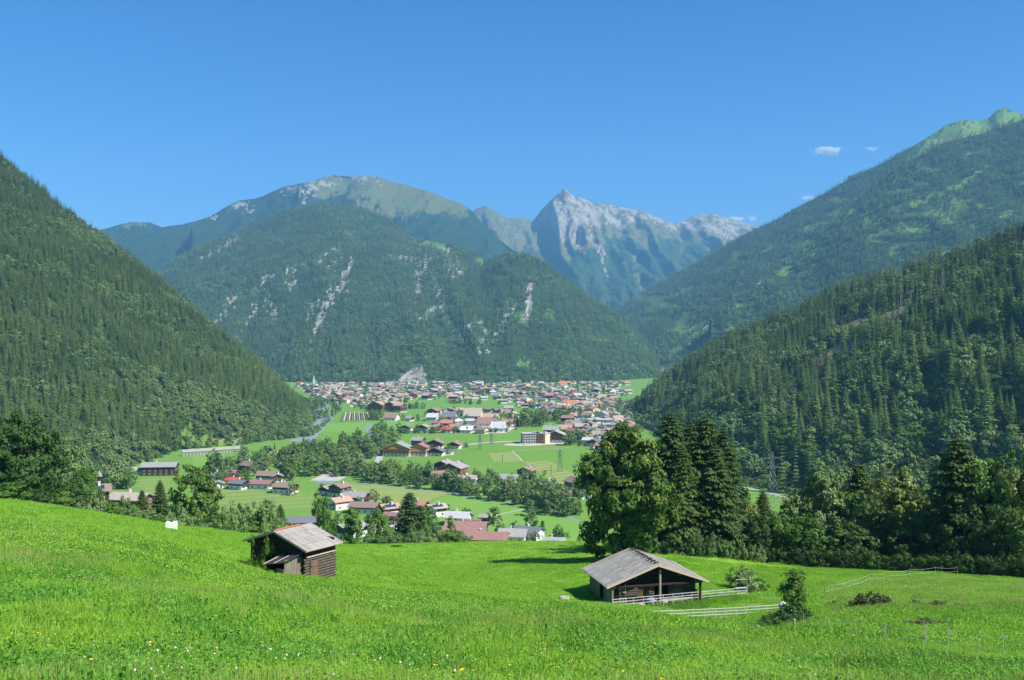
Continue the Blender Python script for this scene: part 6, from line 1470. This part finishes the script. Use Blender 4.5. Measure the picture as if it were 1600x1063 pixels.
scatter('meadow_grass', pts, CG, sc_, rng.random(len(pts))*6.28, ix, 'lush bright green meadow grass with clover leaves', 'grass')
# flowers
def flower_mesh(kind, mat, seed):
    g = MB(); r = random.Random(seed); h = .26
    g.tube([(0,0,0),(r.uniform(-.02,.02),0,h)], .0025, 3, 0, False)
    if kind == 'ball':
        import bmesh
        bm = bmesh.new(); bmesh.ops.create_icosphere(bm, subdivisions=1, radius=.011)
        b = [tuple(v.co+Vector((0,0,h+.01))) for v in bm.verts]; f = [tuple(v.index for v in fc.verts) for fc in bm.faces]; bm.free(); g.add(b, f, 1)
    else:
        n = 7; vs = [(0,0,h)]
        for i in range(n):
            for q, rr in ((-.35, .009), (0, .018), (.35, .009)): a = 2*math.pi*(i+q)/n; vs.append((rr*math.cos(a), rr*math.sin(a), h+.007))
        g.add(vs, [(0, 1+3*i, 2+3*i, 3+3*i) for i in range(n)], 1)
    return g.mesh('flower', [M_weed, mat])
M_yel = plain('yellow_petals', (.85,.60,.02), .6, .2, .05); M_wcl = plain('white_clover_heads', (.55,.53,.42), .8, .1, .1, 30); M_pcl = plain('pink_clover_heads', (.55,.30,.38), .8, .1, .1, 30)
FK = ordered('flower_kinds', [proto('w', flower_mesh('ball', M_wcl, 1)), proto('p', flower_mesh('ball', M_pcl, 2)), proto('y', flower_mesh('disc', M_yel, 3))])
pf, pxf = scatter_ground(9000, 7, 60, 500)
cl = fbm(pf[:, 0]/2.2, pf[:, 1]/3.5, 88, 3); r = np.random.default_rng(5)
kf = np.where(r.random(9000) < .08, 2, np.where(r.random(9000) < .25, 1, 0))
yel = (fbm(pf[:, 0]/3, pf[:, 1]/4, 99, 3) > .57) & (r.random(9000) < .6); kf = np.where(yel, 2, kf)
keep = (r.random(9000) < ss(.42, .62, cl)*np.interp(pxf, [0, 900, 1200, 1600], [.55, .42, .14, .04])) | (yel & (r.random(9000) < .22) & (pxf < 1250))
sf = (1.0+.6*r.random(9000))*np.interp(pf[:, 1], [7, 20, 60], [1.0, .95, 1.0])
scatter('meadow_flowers', pf[keep], FK, sf[keep]*np.ones(keep.sum()), r.random(keep.sum())*6.28, kf[keep], 'white and pink clover heads and yellow meadow flowers', 'flowers', tilt=(r.random((keep.sum(), 2))-.5)*.5)
# ================================================================== HAZE
def haze():
    t = NT('valley_air'); v = t.n('ShaderNodeVolumePrincipled')
    v.inputs['Color'].default_value = (0.24, 0.58, 1.0, 1); v.inputs['Density'].default_value = HAZE_DENSITY
    v.inputs['Anisotropy'].default_value = 0.0
    t.l(v.outputs[0], t.out.inputs['Volume'])
    g = MB(); g.box((0, 6300, 1150), (16600, 14000, 2700))
    o = g.build('haze', t.m); tag(o, 'thin blue summer haze filling the valley', 'haze', None, 'stuff')
haze()
